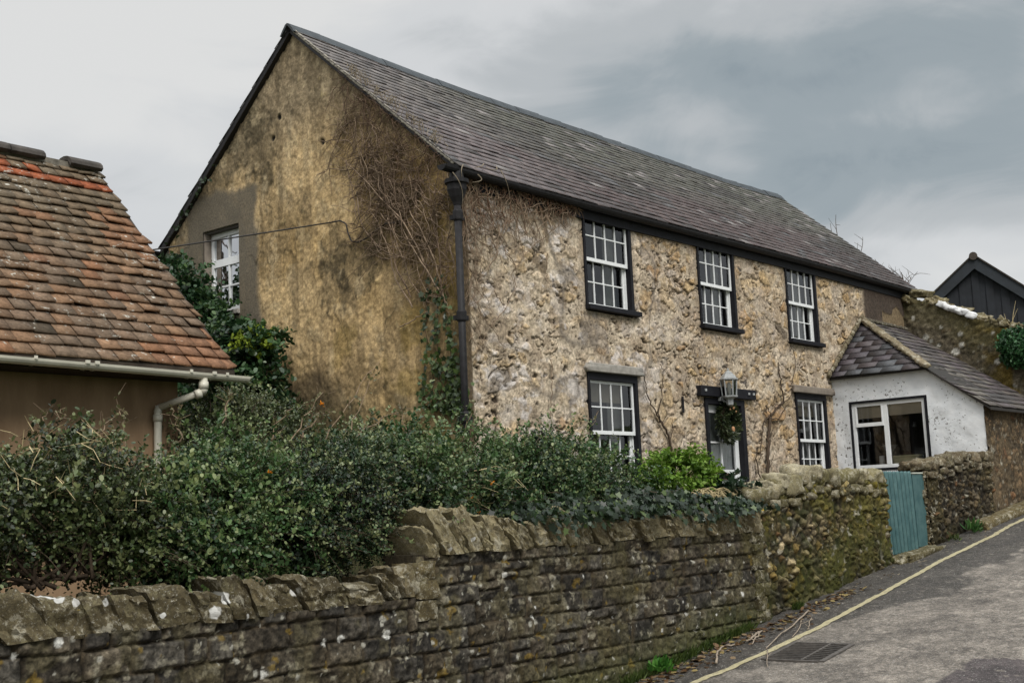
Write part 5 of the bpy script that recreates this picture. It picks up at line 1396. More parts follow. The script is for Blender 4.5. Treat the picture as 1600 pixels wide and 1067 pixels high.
# ================================================================== plants
DK = np.array([C(32, 50, 28), C(52, 82, 44), C(74, 106, 58), C(112, 132, 78)])*.70
OLV = np.array([C(62, 74, 44), C(82, 98, 58), C(104, 116, 76), C(126, 132, 92)])*.62
HG = 'evergreen shrubs of the hedge behind the roadside wall'
def hedge():
    K = dict(cat='shrub', group=HG, leaf=.031, per=12, cols=DK, tipcol=C(164, 172, 116)*.64, tipw=.65, L=(.12, .40), clump=1.27, twigfrac=.3, shell=.6, long=.05)  # pale tip colour also paints the glossy highlights on the leaves
    shrub('hedge_shrub', 'leftmost dark hedge shrub with bare brown trunks showing above the low wall', blobs=[(-7.9, -2.0, .72, .55, .5, .42), (-7.25, -2.05, .90, .5, .5, .44), (-6.75, -2.0, 1.08, .48, .5, .40), (-6.4, -2.1, .82, .33, .45, .38), (-8.6, -1.9, .7, .6, .5, .5), (-7.6, -2.0, .95, .6, .4, .3)],
          ntw=5200, base=[at(110, 905, 'y', -2.35), at(60, 915, 'y', -2.3), at(140, 905, 'y', -2.3)], seed=1, r0=.017, cut=lambda p: ~((p[:, 0] < -6.4) & (p[:, 2] < .52+.2*np.sin(p[:, 0]*5.1)) & (p[:, 1] < -1.9)), **{**K, 'cols': np.array([C(40, 50, 28), C(62, 78, 42), C(84, 100, 56), C(122, 130, 84)])*.62})
    shrub('hedge_shrub', 'hedge shrub in front of the white downpipe, hanging over the low wall', blobs=[(-6.0, -2.1, .78, .42, .5, .38), (-5.5, -2.1, .95, .42, .55, .46), (-5.2, -1.95, 1.04, .48, .55, .42), (-5.7, -2.35, .62, .5, .35, .32), (-5.0, -2.25, .75, .45, .4, .4)],
          ntw=5000, base=[at(250, 880, 'y', -2.2)], seed=2, **K)
    shrub('hedge_shrub', 'hedge shrub at the wall step with tall twigs against the ochre gable', blobs=[(-4.55, -1.95, .98, .5, .55, .40), (-4.0, -2.0, 1.02, .45, .5, .42), (-4.75, -2.3, .82, .5, .4, .42), (-4.25, -2.35, .78, .4, .3, .3), (-3.75, -1.9, 1.20, .35, .4, .36)],
          ntw=4800, base=[at(560, 850, 'y', -2.2), at(600, 840, 'y', -2.1)], seed=3, **{**K, 'cols': np.array([C(28, 42, 26), C(42, 66, 40), C(60, 86, 52), C(92, 114, 72)])*.60, 'leaf': .027})
    shrub('hedge_shrub', 'broad dark hedge shrub in front of the black downpipe at the house corner', blobs=[(-3.2, -1.9, 1.16, .5, .5, .46), (-2.7, -1.75, 1.32, .55, .55, .46), (-2.15, -1.8, 1.24, .5, .5, .46), (-3.3, -2.3, .95, .5, .4, .35), (-2.4, -2.25, 1.0, .5, .4, .35)],
          ntw=4600, base=[(-2.8, -1.9, .25)], seed=4, **{**K, 'cols': np.array([C(34, 54, 30), C(56, 86, 46), C(80, 110, 62), C(114, 136, 84)])*.62, 'leaf': .034})
    shrub('hedge_shrub', 'rightmost hedge shrub below the first lower sash window', blobs=[(-1.6, -1.9, 1.12, .5, .5, .42), (-1.0, -1.8, 1.15, .5, .5, .45), (-.35, -1.8, 1.2, .5, .45, .45), (.15, -1.9, 1.22, .42, .4, .36), (-.7, -2.3, .95, .6, .35, .28), (.5, -2.1, 1.0, .4, .35, .3)],
          ntw=4200, base=[(-.7, -1.9, .25)], seed=5, **K)
    K2 = dict(K); K2.pop('group')
    shrub('back_shrub', 'olive green small leaved shrub filling the gap below the gutter end', blobs=[tuple(at(400, 696, 'y', .2))+(.5, .5, .42), tuple(at(368, 672, 'y', .3))+(.45, .45, .36), tuple(at(345, 706, 'y', .0))+(.5, .5, .42), tuple(at(465, 724, 'y', .0))+(.6, .5, .34), tuple(at(560, 722, 'y', -.4))+(.6, .5, .30)],
          ntw=3600, base=[(-2.6, .3, .3)], seed=6, **{**K2, 'cols': OLV})
    # tall thorny shoots that stand out of the hedge
    t = thing('thorny_shoots', (-4., -1.9, 1.), 'tall thin brown shoots with sparse leaves rising from the hedge against the gable', 'shoots')
    g = np.random.default_rng(41); mb = MB(); P = []; D = []
    for (a, b) in (((455, 690), (505, 612)), ((470, 680), (520, 640)), ((505, 690), (600, 560)), ((540, 690), (592, 575)), ((560, 680), (640, 640)), ((420, 690), (455, 640)), ((720, 690), (745, 628)), ((640, 690), (622, 628)), ((110, 680), (95, 640)), ((200, 700), (178, 622)), ((60, 690), (75, 640)), ((140, 690), (196, 645)), ((880, 690), (912, 655)), ((905, 700), (935, 650)), ((350, 660), (362, 612)), ((282, 690), (268, 640))):
        A = at(*a, 'y', -1.9); B = at(*b, 'y', -1.75)
        pts = np.array([A+(B-A)*s+g.normal(size=3)*.015+np.array([0, 0, .04*math.sin(s*3)]) for s in np.linspace(0, 1, 9)]); mb = MB(); mb.tube(pts, np.linspace(.008, .003, 9), 4)
        for k in range(26):
            s = g.random(); p = pts[int(s*8)]+g.normal(size=3)*.02; dd = g.normal(size=3)+np.array([0, 0, .6]); P.append(p); D.append(dd)
            if k % 4 == 0: mb.tube([p, p+nrm(dd)*.12], [.003, .0015], 3)
        mb.build('shoot', M_STEM, t)
    P = np.array(P); D = np.array(D); leaves('foliage', P, D, nrm(g.normal(size=P.shape)), .03+.02*g.random(len(P)), mix(C(90, 92, 56)*.6, C(140, 136, 92)*.6, g.random(len(P))), M_LEAF, t)
    # bare straw coloured twigs among the leaves on the left
    t = thing('dead_twigs', (-7, -2.4, 1.), 'bleached dead twigs sticking out of the leftmost hedge shrub', 'twigs'); mb = MB()
    for k in range(46):
        A = at(g.uniform(10, 240), g.uniform(670, 800), 'y', -2.55+.2*g.random()); dd = nrm(g.normal(size=3)+np.array([0, -.2, .3])); l = .12+.2*g.random()
        mb.tube([A, A+dd*l*.5+g.normal(size=3)*.02, A+dd*l], [.004, .003, .0015], 3)
    for k in range(26):
        A = at(g.uniform(700, 790), g.uniform(730, 800), 'y', -2.5); dd = nrm(np.array([.8, -.1, -.5])+.5*g.normal(size=3)); mb.tube([A, A+dd*.15, A+dd*.28+np.array([0, 0, -.05])], [.004, .003, .0015], 3)
    mb.build('stems', M_STRAW, t)
hedge()
def flowers():
    g = np.random.default_rng(50)
    lab = ['orange flower low in the hedge near the wall coping', 'small orange flower above the slanted coping stones', 'orange flower against the dark middle hedge shrub', 'tiny orange flower on a tall shoot by the gable', 'orange blossom high on the hedge below the ochre gable']
    for (px, py), L in zip(((748, 800), (737, 777), (768, 755), (421, 738), (503, 632)), lab):
        p = at(px, py, 'y', -2.62); n = 9
        d = nrm(g.normal(size=(n, 3))+np.array([0, -.6, .2])); o = leaves('marigold_flower', np.tile(p, (n, 1))+g.normal(size=(n, 3))*.008, d, nrm(g.normal(size=(n, 3))), np.full(n, .024), np.tile(np.array([.75, .27, .015]), (n, 1)), M_LEAF2)
        tag(o, L, 'flower', 'orange flowers in the hedge')
flowers()
def ivy_bank():
    t = thing('ivy', (0, -2.8, .8), 'dark green ivy spilling over the coping of the coursed wall', 'ivy')
    g = np.random.default_rng(61); n = 3900
    x = -2.75+4.75*g.random(n)**.85; hgt = np.interp(x, [-2.7, -2.2, -1.2, -.2, .7, 1.3, 1.9], [.03, .10, .20, .26, .20, .12, .05]); dr = np.interp(x, [-2.7, -2.1, -1.5, -.6, .3, 1.0, 1.4, 1.9], [.05, .22, .08, .05, .20, .28, .12, .02])
    s = g.random(n); y = -2.55-.52*s+.13*g.normal(size=n); z = .80+hgt*(1-s*.9)-dr*np.clip(s-.55, 0, 1)*2.2*g.random(n)+.03*g.normal(size=n)
    keep = fbm(x*2.2, y*3, z*3, 61, 3) > .40; x, y, z, s = x[keep], y[keep], z[keep], s[keep]; n = len(x)
    D = nrm(np.stack([g.normal(size=n)*.6, -.5+.5*g.normal(size=n), -.7+.4*g.normal(size=n)], -1)); N = nrm(np.stack([.7*g.normal(size=n), -.6-.5*s+.55*g.normal(size=n), .9-.5*s+.55*g.normal(size=n)], -1))
    cc = mix(C(34, 52, 32)*.55, C(62, 84, 52)*.55, g.random(n)**1.6)*(.6+.8*g.random((n, 1))); lt = g.random(n) < .09; cc[lt] = C(104, 124, 70)*.6
    leaves('foliage', np.stack([x, y, z], -1), D, N, .048+.05*g.random(n), cc, M_LEAF, t, 'ivy')
    mb = MB()
    for k in range(40):
        i = g.integers(n); p = np.array([x[i], y[i], z[i]]); q = p+np.array([.3*g.normal(), .1, .05]); mb.tube([p, (p+q)/2+g.normal(size=3)*.02, q], .004, 3)
    mb.build('stems', M_DARKSTEM, t)
    t = thing('ivy', (2.4, -2.4, .7), 'dark bushy ivy clump below the front door beside the bright green plant', 'ivy')
    P, D, N, S, cc, ln = sprays([(2.22, -2.4, .86, .34, .35, .30), (2.5, -2.4, .80, .34, .3, .24), (2.0, -2.45, .84, .35, .3, .26), (2.8, -2.4, .74, .25, .25, .18)], 330, (.1, .22), 7, .2, 62, .4, .085, .7, .8, np.array([C(32, 52, 34), C(50, 74, 48), C(78, 100, 66)])*.56)
    leaves('foliage', P, D, N, S, cc, M_LEAF, t, 'ivy')
    mb = MB()
    for l in ln[::4]: mb.tube(l, .004, 3)
    mb.build('stems', M_DARKSTEM, t)
ivy_bank()
def bright_plant():
    c0 = at(1060, 750, 'y', -2.15)
    bl = [tuple(c0+np.array([0, 0, .02]))+(.46, .38, .27), tuple(c0+np.array([-.36, 0, -.04]))+(.34, .3, .24), tuple(c0+np.array([.28, 0, .02]))+(.30, .3, .24), tuple(c0+np.array([-.1, .0, -.2]))+(.4, .3, .2)]
    t = shrub('bright_plant', 'bright yellow green bushy plant with pale arching stalks below the front door', 'plant', bl, 1050, [c0+np.array([0, .05, -.6])], seed=71, leaf=.062, shape='diamond', per=10, cols=np.array([C(96, 132, 40), C(128, 168, 56), C(158, 190, 78)])*.62, tipcol=C(176, 204, 96)*.62, mat=M_LEAF2, L=(.1, .22), up=.9, stemmat=M_STRAW)
    g = np.random.default_rng(72); mb = MB()
    for k in range(80):
        a = c0+np.array([.28*g.normal(), -.34, -.34]); dx = g.normal()*.32; l = .22+.25*g.random()
        pts = [a+np.array([dx*s+.1*dx*s*s, -.25*s, l*(1.6*s-1.3*s*s)]) for s in np.linspace(0, 1, 7)]; mb.tube(pts, np.linspace(.006, .003, 7), 4)
    mb.build('stalks', M_STRAW, t)
bright_plant()
def gable_bush():
    bl = [tuple(at(*q[:2], 'x', -.55))+q[2:] for q in ((281, 445, .35, .40, .36), (300, 484, .36, .36, .32), (325, 534, .42, .42, .32), (366, 542, .38, .38, .28), (395, 548, .32, .34, .22), (300, 510, .45, .45, .45), (355, 560, .5, .5, .4), (420, 538, .25, .22, .12), (380, 590, .5, .5, .4), (340, 610, .6, .6, .4), (405, 620, .4, .4, .3))]
    shrub('climbing_evergreen', 'dark evergreen climbing shrub between the tiled roof and the gable window', 'shrub', bl, 1900, [(-.5, 4.2, .5), (-.4, 3.2, .5)], seed=81, leaf=.075, per=9, cols=np.array([C(34, 58, 36), C(50, 84, 50), C(74, 108, 64)])*.62, tipcol=C(118, 140, 66)*.62, L=(.14, .36), up=.5, tipw=.35)
    c = at(395, 535, 'x', -.7); P, D, N, S, cc, ln = sprays([tuple(c)+(.22, .22, .14)], 60, (.1, .2), 8, .8, 82, .5, .06, .7, .5, np.array([C(150, 170, 50), C(170, 190, 70)])*.6)
    tag(leaves('yellow_foliage', P, D, N, S, cc, M_LEAF2), 'yellow green leafy sprig at the foot of the climbing evergreen', 'sprig')
    g = np.random.default_rng(83)
    # ivy on the rear eave
    t = thing('ivy', tuple(at(272, 415, 'x', -.1)), 'ivy climbing the rear corner of the gable under the small gutter end', 'ivy'); n = 420
    p = np.array([at(px, py, 'x', -.05-.12*g.random()) for px, py in zip(252+26*g.random(n)+14*g.random(n)*(g.random(n) < .3), 398+60*g.random(n))])
    leaves('foliage', p, g.normal(size=(n, 3))+np.array([0, 0, -.5]), nrm(g.normal(size=(n, 3))*.5+np.array([-1, 0, .2])), .06+.04*g.random(n), mix(C(38, 56, 36)*.6, C(70, 92, 56)*.6, g.random(n)), M_LEAF, t, 'ivy')
    p2 = []; 
    for k in range(60):
        s = g.random(); q = at(262+(340-262)*s+3*g.normal(), 382+(258-382)*s+4*g.normal()-4, 'x', -.1); p2.append(q)
    p2 = np.array(p2[:36]); leaves('trailing_leaves', p2, g.normal(size=p2.shape), nrm(g.normal(size=p2.shape)+np.array([-1, 0, .2])), .05+.03*g.random(len(p2)), np.tile(C(52, 70, 44)*.6, (len(p2), 1)), M_LEAF, t, 'ivy')
    # ivy strands up the corner beside the downpipe
    t = thing('ivy', (-.05, .4, 2.2), 'thin ivy strands climbing the ochre gable beside the black downpipe', 'ivy'); P = []; mb = MB()
    for st, nn in (([(664, 640), (662, 590), (668, 540), (666, 485), (668, 430)], 95), ([(690, 640), (688, 590), (682, 540), (684, 490), (686, 432)], 130), ([(700, 640), (703, 600), (706, 560), (703, 520), (692, 470)], 170), ([(712, 640), (712, 600), (708, 560)], 110), ([(676, 640), (676, 600), (678, 560)], 50), ([(728, 648), (726, 620), (727, 590)], 60)):
        st = np.array(st, float); ts = np.linspace(0, 1, len(st))
        cx = lambda s: np.array([np.interp(s, ts, st[:, 0]), np.interp(s, ts, st[:, 1])])
        ln = [at(*(cx(s)+g.normal(size=2)*1.2), 'x', -.03) for s in np.linspace(0, 1, 14)]; mb.tube(ln, .007, 4)
        for k in range(nn):
            s = g.random()**1.5; q = cx(s)+np.array([4.5*g.normal(), 3*g.normal()]); P.append(at(q[0], q[1], 'x', -.05-.05*g.random()))
    P = np.array(P); n = len(P)
    leaves('foliage', P, g.normal(size=(n, 3))*np.array([.3, 1, 1])+np.array([0, 0, -.6]), nrm(g.normal(size=(n, 3))*.4+np.array([-1, -.2, .3])), .05+.04*g.random(n), mix(C(46, 64, 36)*.62, C(100, 124, 62)*.62, g.random(n)**1.5), M_LEAF, t, 'ivy')
    mb.build('stems', M_DARKSTEM, t)
    # green tuft on the mossy wall
    c = at(1588, 538, 'x', 14.5); bl = [tuple(c)+(.3, .30, .34), tuple(c+np.array([0, -.25, -.15]))+(.3, .3, .3), tuple(c+np.array([0, .05, -.22]))+(.22, .22, .2)]
    shrub('wall_shrub', 'round bright green shrub growing out of the mossy sloping wall', 'shrub', bl, 900, [c+np.array([.1, -.1, -.35])], seed=91, leaf=.055, per=9, cols=np.array([C(40, 78, 46), C(56, 104, 60), C(80, 128, 80)])*.6, tipcol=C(100, 150, 90)*.6, L=(.08, .18))
    mb = MB()
    for (a, b) in (((1582, 512), (1587, 470)), ((1580, 512), (1590, 482)), ((1578, 510), (1569, 490)), ((1583, 510), (1584, 488))): A = at(*a, 'x', 14.6); B = at(*b, 'x', 14.6); mb.tube([A, (A+B)/2+np.array([0, .02, 0]), B], [.008, .006, .003], 4)
    tag(mb.build('dead_stalks', M_STRAW), 'pale dead stalks standing above the green shrub on the mossy wall', 'stalks')
gable_bush()

# ---- bare climber over the corner of the cottage
def climber():
    t = thing('bare_climber', (-.1, -.1, 2.2), 'leafless brown climber tangled over the gable and front corner under the eaves', 'climbing plant')
    g = np.random.default_rng(101)
    vz = lambda y: ZE+(ZR-ZE)*(1-abs(y-YR)/YR)     # verge height on the gable
    def walk(mb, o, d, l, r, plane, wander=.5, grav=0., off=.03, n=11, sides=4, bound=None):
        p = np.array(o, float); d = np.array(d, float)/np.hypot(*d); pts = []
        for i in range(n):
            pts.append(p.copy()); d = d+g.normal(size=2)*wander*.35+np.array([0, grav]); d /= np.hypot(*d); p = p+d*l/n
            if bound and not bound(p): break
        if len(pts) < 3: return None
        pts = np.array(pts); k = len(pts); o_ = off+.03*np.abs(np.cumsum(g.normal(size=k)))*.35
        if plane == 'g': P = np.stack([-o_, pts[:, 0], pts[:, 1]], -1)
        else: P = np.stack([pts[:, 0], -o_-.03, pts[:, 1]], -1)
        mb.tube(P, np.linspace(r, r*.45, k), sides, cap=False); return pts
    gb = lambda p: -.02 < p[0] < 2.7 and p[1] < vz(p[0])+.02
    m1 = MB(); m6 = MB()
    # main stems, fanning up from the corner
    for k in range(6):
        y0 = .15+.7*g.random(); walk(m1 if k % 3 else m6, (y0, 3.5+.7*g.random()), (.1+.5*g.random(), 1), 1.8+1.2*g.random(), .014, 'g', .35, .0, bound=gb, n=18, off=.05)
    for k in range(125):
        y = 2.1*g.random()**.85; z = vz(y)-.02-(.1+1.1*g.random())*(1 if y < 1.7 else .6)
        l = (.7+1.1*g.random())*(1-.25*y/2)
        mm = m6 if g.random() < .45 else m1
        b = walk(mm, (y, z), (.35*g.normal()+.06, -1), l, .0055+.0065*g.random()**1.5, 'g', 1.0, -.12, bound=lambda p: gb(p) and p[1] > 3.45+.75*max(p[0]-.5, 0)+.2*math.sin(p[0]*9), n=12, off=.04)
        if b is not None:
            for q in range(4):
                i = g.integers(1, len(b)); walk(mm, b[i], (g.choice([-1, 1])*.9, -.45+.3*g.normal()), .2+.3*g.random(), .0055, 'g', .6, bound=gb, n=8, off=.05)
    for k in range(70):   # side branches reaching left
        y = .5+1.0*g.random(); z = 4.3+1.6*g.random(); walk(m1 if k % 2 else m6, (y, z), (1, .2*g.normal()-.1), .5+.5*g.random(), .006, 'g', .45, .02, bound=gb, n=10)
    # long whips seen low on the wall
    for path in ([(558, 300), (562, 345), (578, 372), (600, 395), (628, 402), (660, 412), (700, 418)], [(606, 340), (618, 375), (632, 408), (640, 440), (660, 462), (676, 465)], [(660, 400), (668, 425), (672, 452)], [(540, 250), (552, 300), (560, 350)], [(700, 430), (690, 448), (678, 462)], [(625, 510), (645, 500), (668, 488)]):
        P = [at(*q, 'x', -.05) for q in path]; P = np.array([np.array([np.interp(s, np.linspace(0, 1, len(P)), np.array(P)[:, i]) for i in range(3)]) for s in np.linspace(0, 1, 16)]); m1.tube(P+g.normal(size=P.shape)*.008, np.linspace(.010, .006, 16), 5)
    m1.build('gable_stems', M_VINE, t, True)
    m6.build('dark_gable_stems', plain('dark brown vine', (.12, .083, .057), .9, .15, .5, 9), t, True)
    m2 = MB()   # dense fuzz of tendrils along the verge
    for k in range(330):
        y = .05+1.95*g.random(); z = vz(y)+.02-.75*g.random()**2.2*(1.1-.3*y); walk(m2, (y, z), (g.normal(), g.normal()-.3), .2+.3*g.random(), .0042, 'g', .9, bound=lambda p: -.02 < p[0] and p[1] < vz(p[0])+.10, n=6, sides=3, off=.03+.06*g.random())
    m2.build('tendrils', plain('dark brown tendrils', (.085, .055, .038), .9, .1, .45, 12), t)
    fb = lambda p: .0 < p[0] < 2.75 and p[1] < 5.38
    low = lambda x: np.interp(x, [0, .3, .6, 1.1, 1.8, 2.4, 2.7], [2.9, 3.2, 3.6, 4.25, 4.75, 5.05, 5.3])
    m3 = MB()
    for k in range(170):
        x = 2.6*g.random()**1.25; z = low(x)+(5.36-low(x))*(1-.55*g.random()**1.5); walk(m3, (x, z), (.5*g.normal()+.2, -1+.5*g.normal()), .35+.6*g.random(), .0055+.005*g.random(), 'f', .9, -.03, bound=lambda p: fb(p) and p[1] > low(p[0])-.15, n=10, off=.03)
    for k in range(60):
        z = 3.0+2.2*g.random(); walk(m3, (.02+.2*g.random(), z), (.25+.3*g.random(), g.normal()*.9), .4+.4*g.random(), .005, 'f', .6, bound=fb, n=9)
    for path in ([(790, 395), (808, 420), (805, 450), (792, 480), (770, 505), (752, 535), (742, 570)], [(905, 315), (880, 345), (850, 372), (815, 400), (800, 430), (806, 460)], [(772, 455), (785, 475), (795, 500)], [(855, 395), (853, 425), (856, 440)], [(860, 560), (861, 600), (862, 670)], [(740, 470), (760, 500), (790, 545)]):
        P = np.array([at(*q, 'y', -.06) for q in path]); P = np.array([[np.interp(s, np.linspace(0, 1, len(P)), P[:, i]) for i in range(3)] for s in np.linspace(0, 1, 16)]); m3.tube(P+g.normal(size=P.shape)*.012, np.linspace(.008, .004, 16), 4)
    m3.build('front_stems', M_VINE, t, True)
    m4 = MB()
    for k in range(300):
        x = 2.5*g.random()**1.1; z = 5.40-(.15+.75*(1-x/2.7))*g.random()**1.3; walk(m4, (x, z), (g.normal(), g.normal()-.3), .15+.25*g.random(), .004, 'f', .9, bound=fb, n=6, sides=3, off=.03+.06*g.random())
    m4.build('front_tendrils', plain('rust brown tendrils', (.13, .075, .048), .9, .1, .45, 12), t)
    m5 = MB()   # wisps over the slates and the gutter
    for k in range(90):
        y = .1+1.9*g.random(); P0 = np.array([-.05, y, vz(y)+.12]); dd = np.array([.6*g.normal()+.2, -.3*g.random(), .3*g.random()]); l = .12+.22*g.random()
        pts = [P0+dd*l*s+np.array([0, 0, .10*math.sin(s*3)])+g.normal(size=3)*.02 for s in np.linspace(0, 1, 6)]
        m5.tube(pts, np.linspace(.005, .002, 6), 3, cap=False)
    for px, py in ((726, 262), (750, 258), (768, 262), (742, 275), (790, 272), (715, 275)):
        P0 = at(px, py, 'y', -.22); q_ = np.array([P0+np.array([0, 0, .03])+np.array([.10*math.sin(s_*2.2+px), -.03*math.sin(s_*3), -.16*s_+.10*s_*s_*math.sin(px)]) for s_ in np.linspace(0, 1.3, 10)]); m5.tube(q_, np.linspace(.008, .003, 10), 5)
    m5.build('loose_wisps', plain('bleached wisps', (.22, .18, .13), .85, .15, .3, 12), t)
climber()
def wall_shrubs():
    def path(mb, pts, r0, r1, y=-.06):
        P = np.array([at(*q, 'y', y) for q in pts]); n = 4*len(P); P = np.array([[np.interp(s, np.linspace(0, 1, len(P)), P[:, i]) for i in range(3)] for s in np.linspace(0, 1, n)])
        P += rng.normal(size=P.shape)*.008; mb.tube(P, np.linspace(r0, r1, n), 5)
    t = thing('wall_climber', tuple(at(1048, 705, 'y', -.1)), 'young forked bare climber left of the front door', 'climber'); mb = MB()
    path(mb, [(1050, 705), (1044, 680), (1034, 660), (1030, 653)], .022, .016); path(mb, [(1030, 653), (1018, 632), (1010, 612), (1008, 596), (1005, 588)], .012, .006); path(mb, [(1030, 653), (1028, 640), (1034, 620), (1035, 600), (1037, 580), (1031, 568)], .011, .005); path(mb, [(1037, 580), (1043, 572)], .006, .004); path(mb, [(1046, 690), (1052, 672), (1050, 655)], .008, .004); path(mb, [(1062, 705), (1065, 688)], .006, .004)
    mb.build('stems', M_DARKSTEM, t, True)
    t = thing('wall_climber', tuple(at(1198, 755, 'y', -.1)), 'old gnarled bare climber trained up the wall right of the front door', 'climber'); mb = MB()
    path(mb, [(1200, 765), (1199, 730), (1200, 700), (1202, 672), (1204, 650)], .034, .026); path(mb, [(1192, 760), (1185, 735), (1181, 715), (1184, 700)], .014, .007)
    path(mb, [(1204, 650), (1215, 636), (1225, 628), (1222, 612), (1219, 590), (1217, 566)], .022, .010); path(mb, [(1204, 650), (1192, 660), (1190, 690), (1186, 720)], .016, .006); path(mb, [(1216, 634), (1228, 626), (1240, 616)], .014, .006); path(mb, [(1205, 655), (1216, 655), (1226, 640), (1236, 624)], .012, .005); path(mb, [(1195, 700), (1204, 690), (1207, 670)], .010, .006); path(mb, [(1197, 645), (1196, 632), (1205, 648)], .012, .006); path(mb, [(1212, 640), (1209, 620)], .008, .004)
    path(mb, [(1219, 580), (1214, 572)], .007, .004); path(mb, [(1220, 595), (1226, 588)], .006, .003); path(mb, [(1196, 740), (1206, 725), (1210, 705)], .008, .004)
    mb.build('stems', M_DARKSTEM, t, True)
    mb = MB(); path(mb, [(1236, 600), (1242, 580), (1243, 560), (1240, 548), (1232, 538)], .009, .005)
    tag(mb.build('dry_runner', M_DARKSTEM), 'thin dry creeper runner between the two far right sash windows', 'creeper')
    mb = MB(); b = at(1067, 632, 'y', -.03); mb.box(b[0]-.02, b[0]+.02, -.045, -.02, b[2]-.13, b[2]+.13); tag(mb.build('iron_wall_tie', M_BLACKIRON, bevel=.004), 'short black iron strap fixed upright on the stone left of the door', 'wall tie')
wall_shrubs()
def cable():
    W = at(522, 347, 'x', -.04); P = at(229, 389, 'x', -2.4)
    far = W+(P-W)*3.2; mb = MB(); n = 24
    pts = [far+(W-far)*s+np.array([0, 0, -.10*4*s*(1-s)*.3]) for s in np.linspace(0, 1, n)]
    mb.tube(pts, .011, 5)
    cur = [(522, 347), (532, 345), (541, 350), (543, 362), (549, 377), (560, 379), (575, 371), (590, 358), (602, 350), (618, 348)]
    C_ = np.array([at(*q, 'x', -.045) for q in cur]); C2 = np.array([[np.interp(s, np.linspace(0, 1, len(C_)), C_[:, i]) for i in range(3)] for s in np.linspace(0, 1, 36)]); mb.tube(C2, .012, 5)
    tag(mb.build('telephone_cable', M_CABLE, None, True), 'thin black cable sagging from behind the tiled roof to the ochre gable', 'cable')
cable()

def saplings():
    g = np.random.default_rng(111)
    def twig(mb, p, d, l, r, depth):
        d = nrm(d); n = 5; pts = [p]
        for i in range(n): d = nrm(d+g.normal(size=3)*.10); p = p+d*l/n; pts.append(p)
        mb.tube(pts, np.linspace(r, r*.5, n+1), 4, cap=False)
        if depth:
            for k in range(3 if depth > 1 else 2):
                i = g.integers(2, n+1); twig(mb, pts[i], d+g.normal(size=3)*.55, l*.6, r*.6, depth-1)
    specs = [((1413, 470), (1413, 408), 'spreading bare twig bush behind the right end of the cottage roof', 3, .02), ((1309, 375), (1306, 336), 'upright bare twig highest up behind the roof slope', 1, .011), ((1345, 398), (1352, 370), 'short bare twigs midway down behind the roof edge', 1, .010), ((1378, 430), (1366, 402), 'arching bare twig just above the lower roof edge', 1, .010)]
    for a, b, L, dep, r in specs:
        A = at(*a, 'x', 16.2); B = at(*b, 'x', 16.2); B = A+(B-A)*(.72 if dep == 3 else 1)
        t = thing('bare_sapling', (A[0], A[1], A[2]-2.5), L, 'sapling', 'bare twigs behind the cottage roof'); mb = MB()
        mb.tube([A-np.array([0, 0, 2.5]), A], [.04, r], 5)
        twig(mb, A, B-A+np.array([0, .02, 0]), np.linalg.norm(B-A), r, dep)
        if dep == 3:
            for k in range(10): twig(mb, A+np.array([0, 0, .2*g.random()]), np.array([0, g.normal()*.6, 1.]), .35+.35*g.random(), .010, 1)
        else: twig(mb, A+np.array([0, .1, -.05]), B-A+np.array([0, .12, 0]), np.linalg.norm(B-A)*.8, r*.8, 0)
        mb.build('branches', M_DARKSTEM, t)
    # bare tree beyond the yard: seen in the gable window's reflection
    t = thing('bare_tree', (-6.6, 13.5, .5), 'leafless dark tree across the yard mirrored in the gable window', 'tree'); mb = MB()
    def br(p, d, l, r, dep):
        pts = [p]; d = nrm(d)
        for i in range(6): d = nrm(d+g.normal(size=3)*.14+np.array([0, 0, .03])); p = p+d*l/6; pts.append(p)
        mb.tube(pts, np.linspace(r, r*.6, 7), 5, cap=False)
        if dep:
            for k in range(3): i = g.integers(3, 7); br(pts[i], d+g.normal(size=3)*.6, l*.68, r*.55, dep-1)
    br(np.array([-6.6, 13.5, .3]), np.array([.05, 0, 1.]), 4.2, .24, 4)
    mb.build('branches', M_DARKSTEM, t)
saplings()

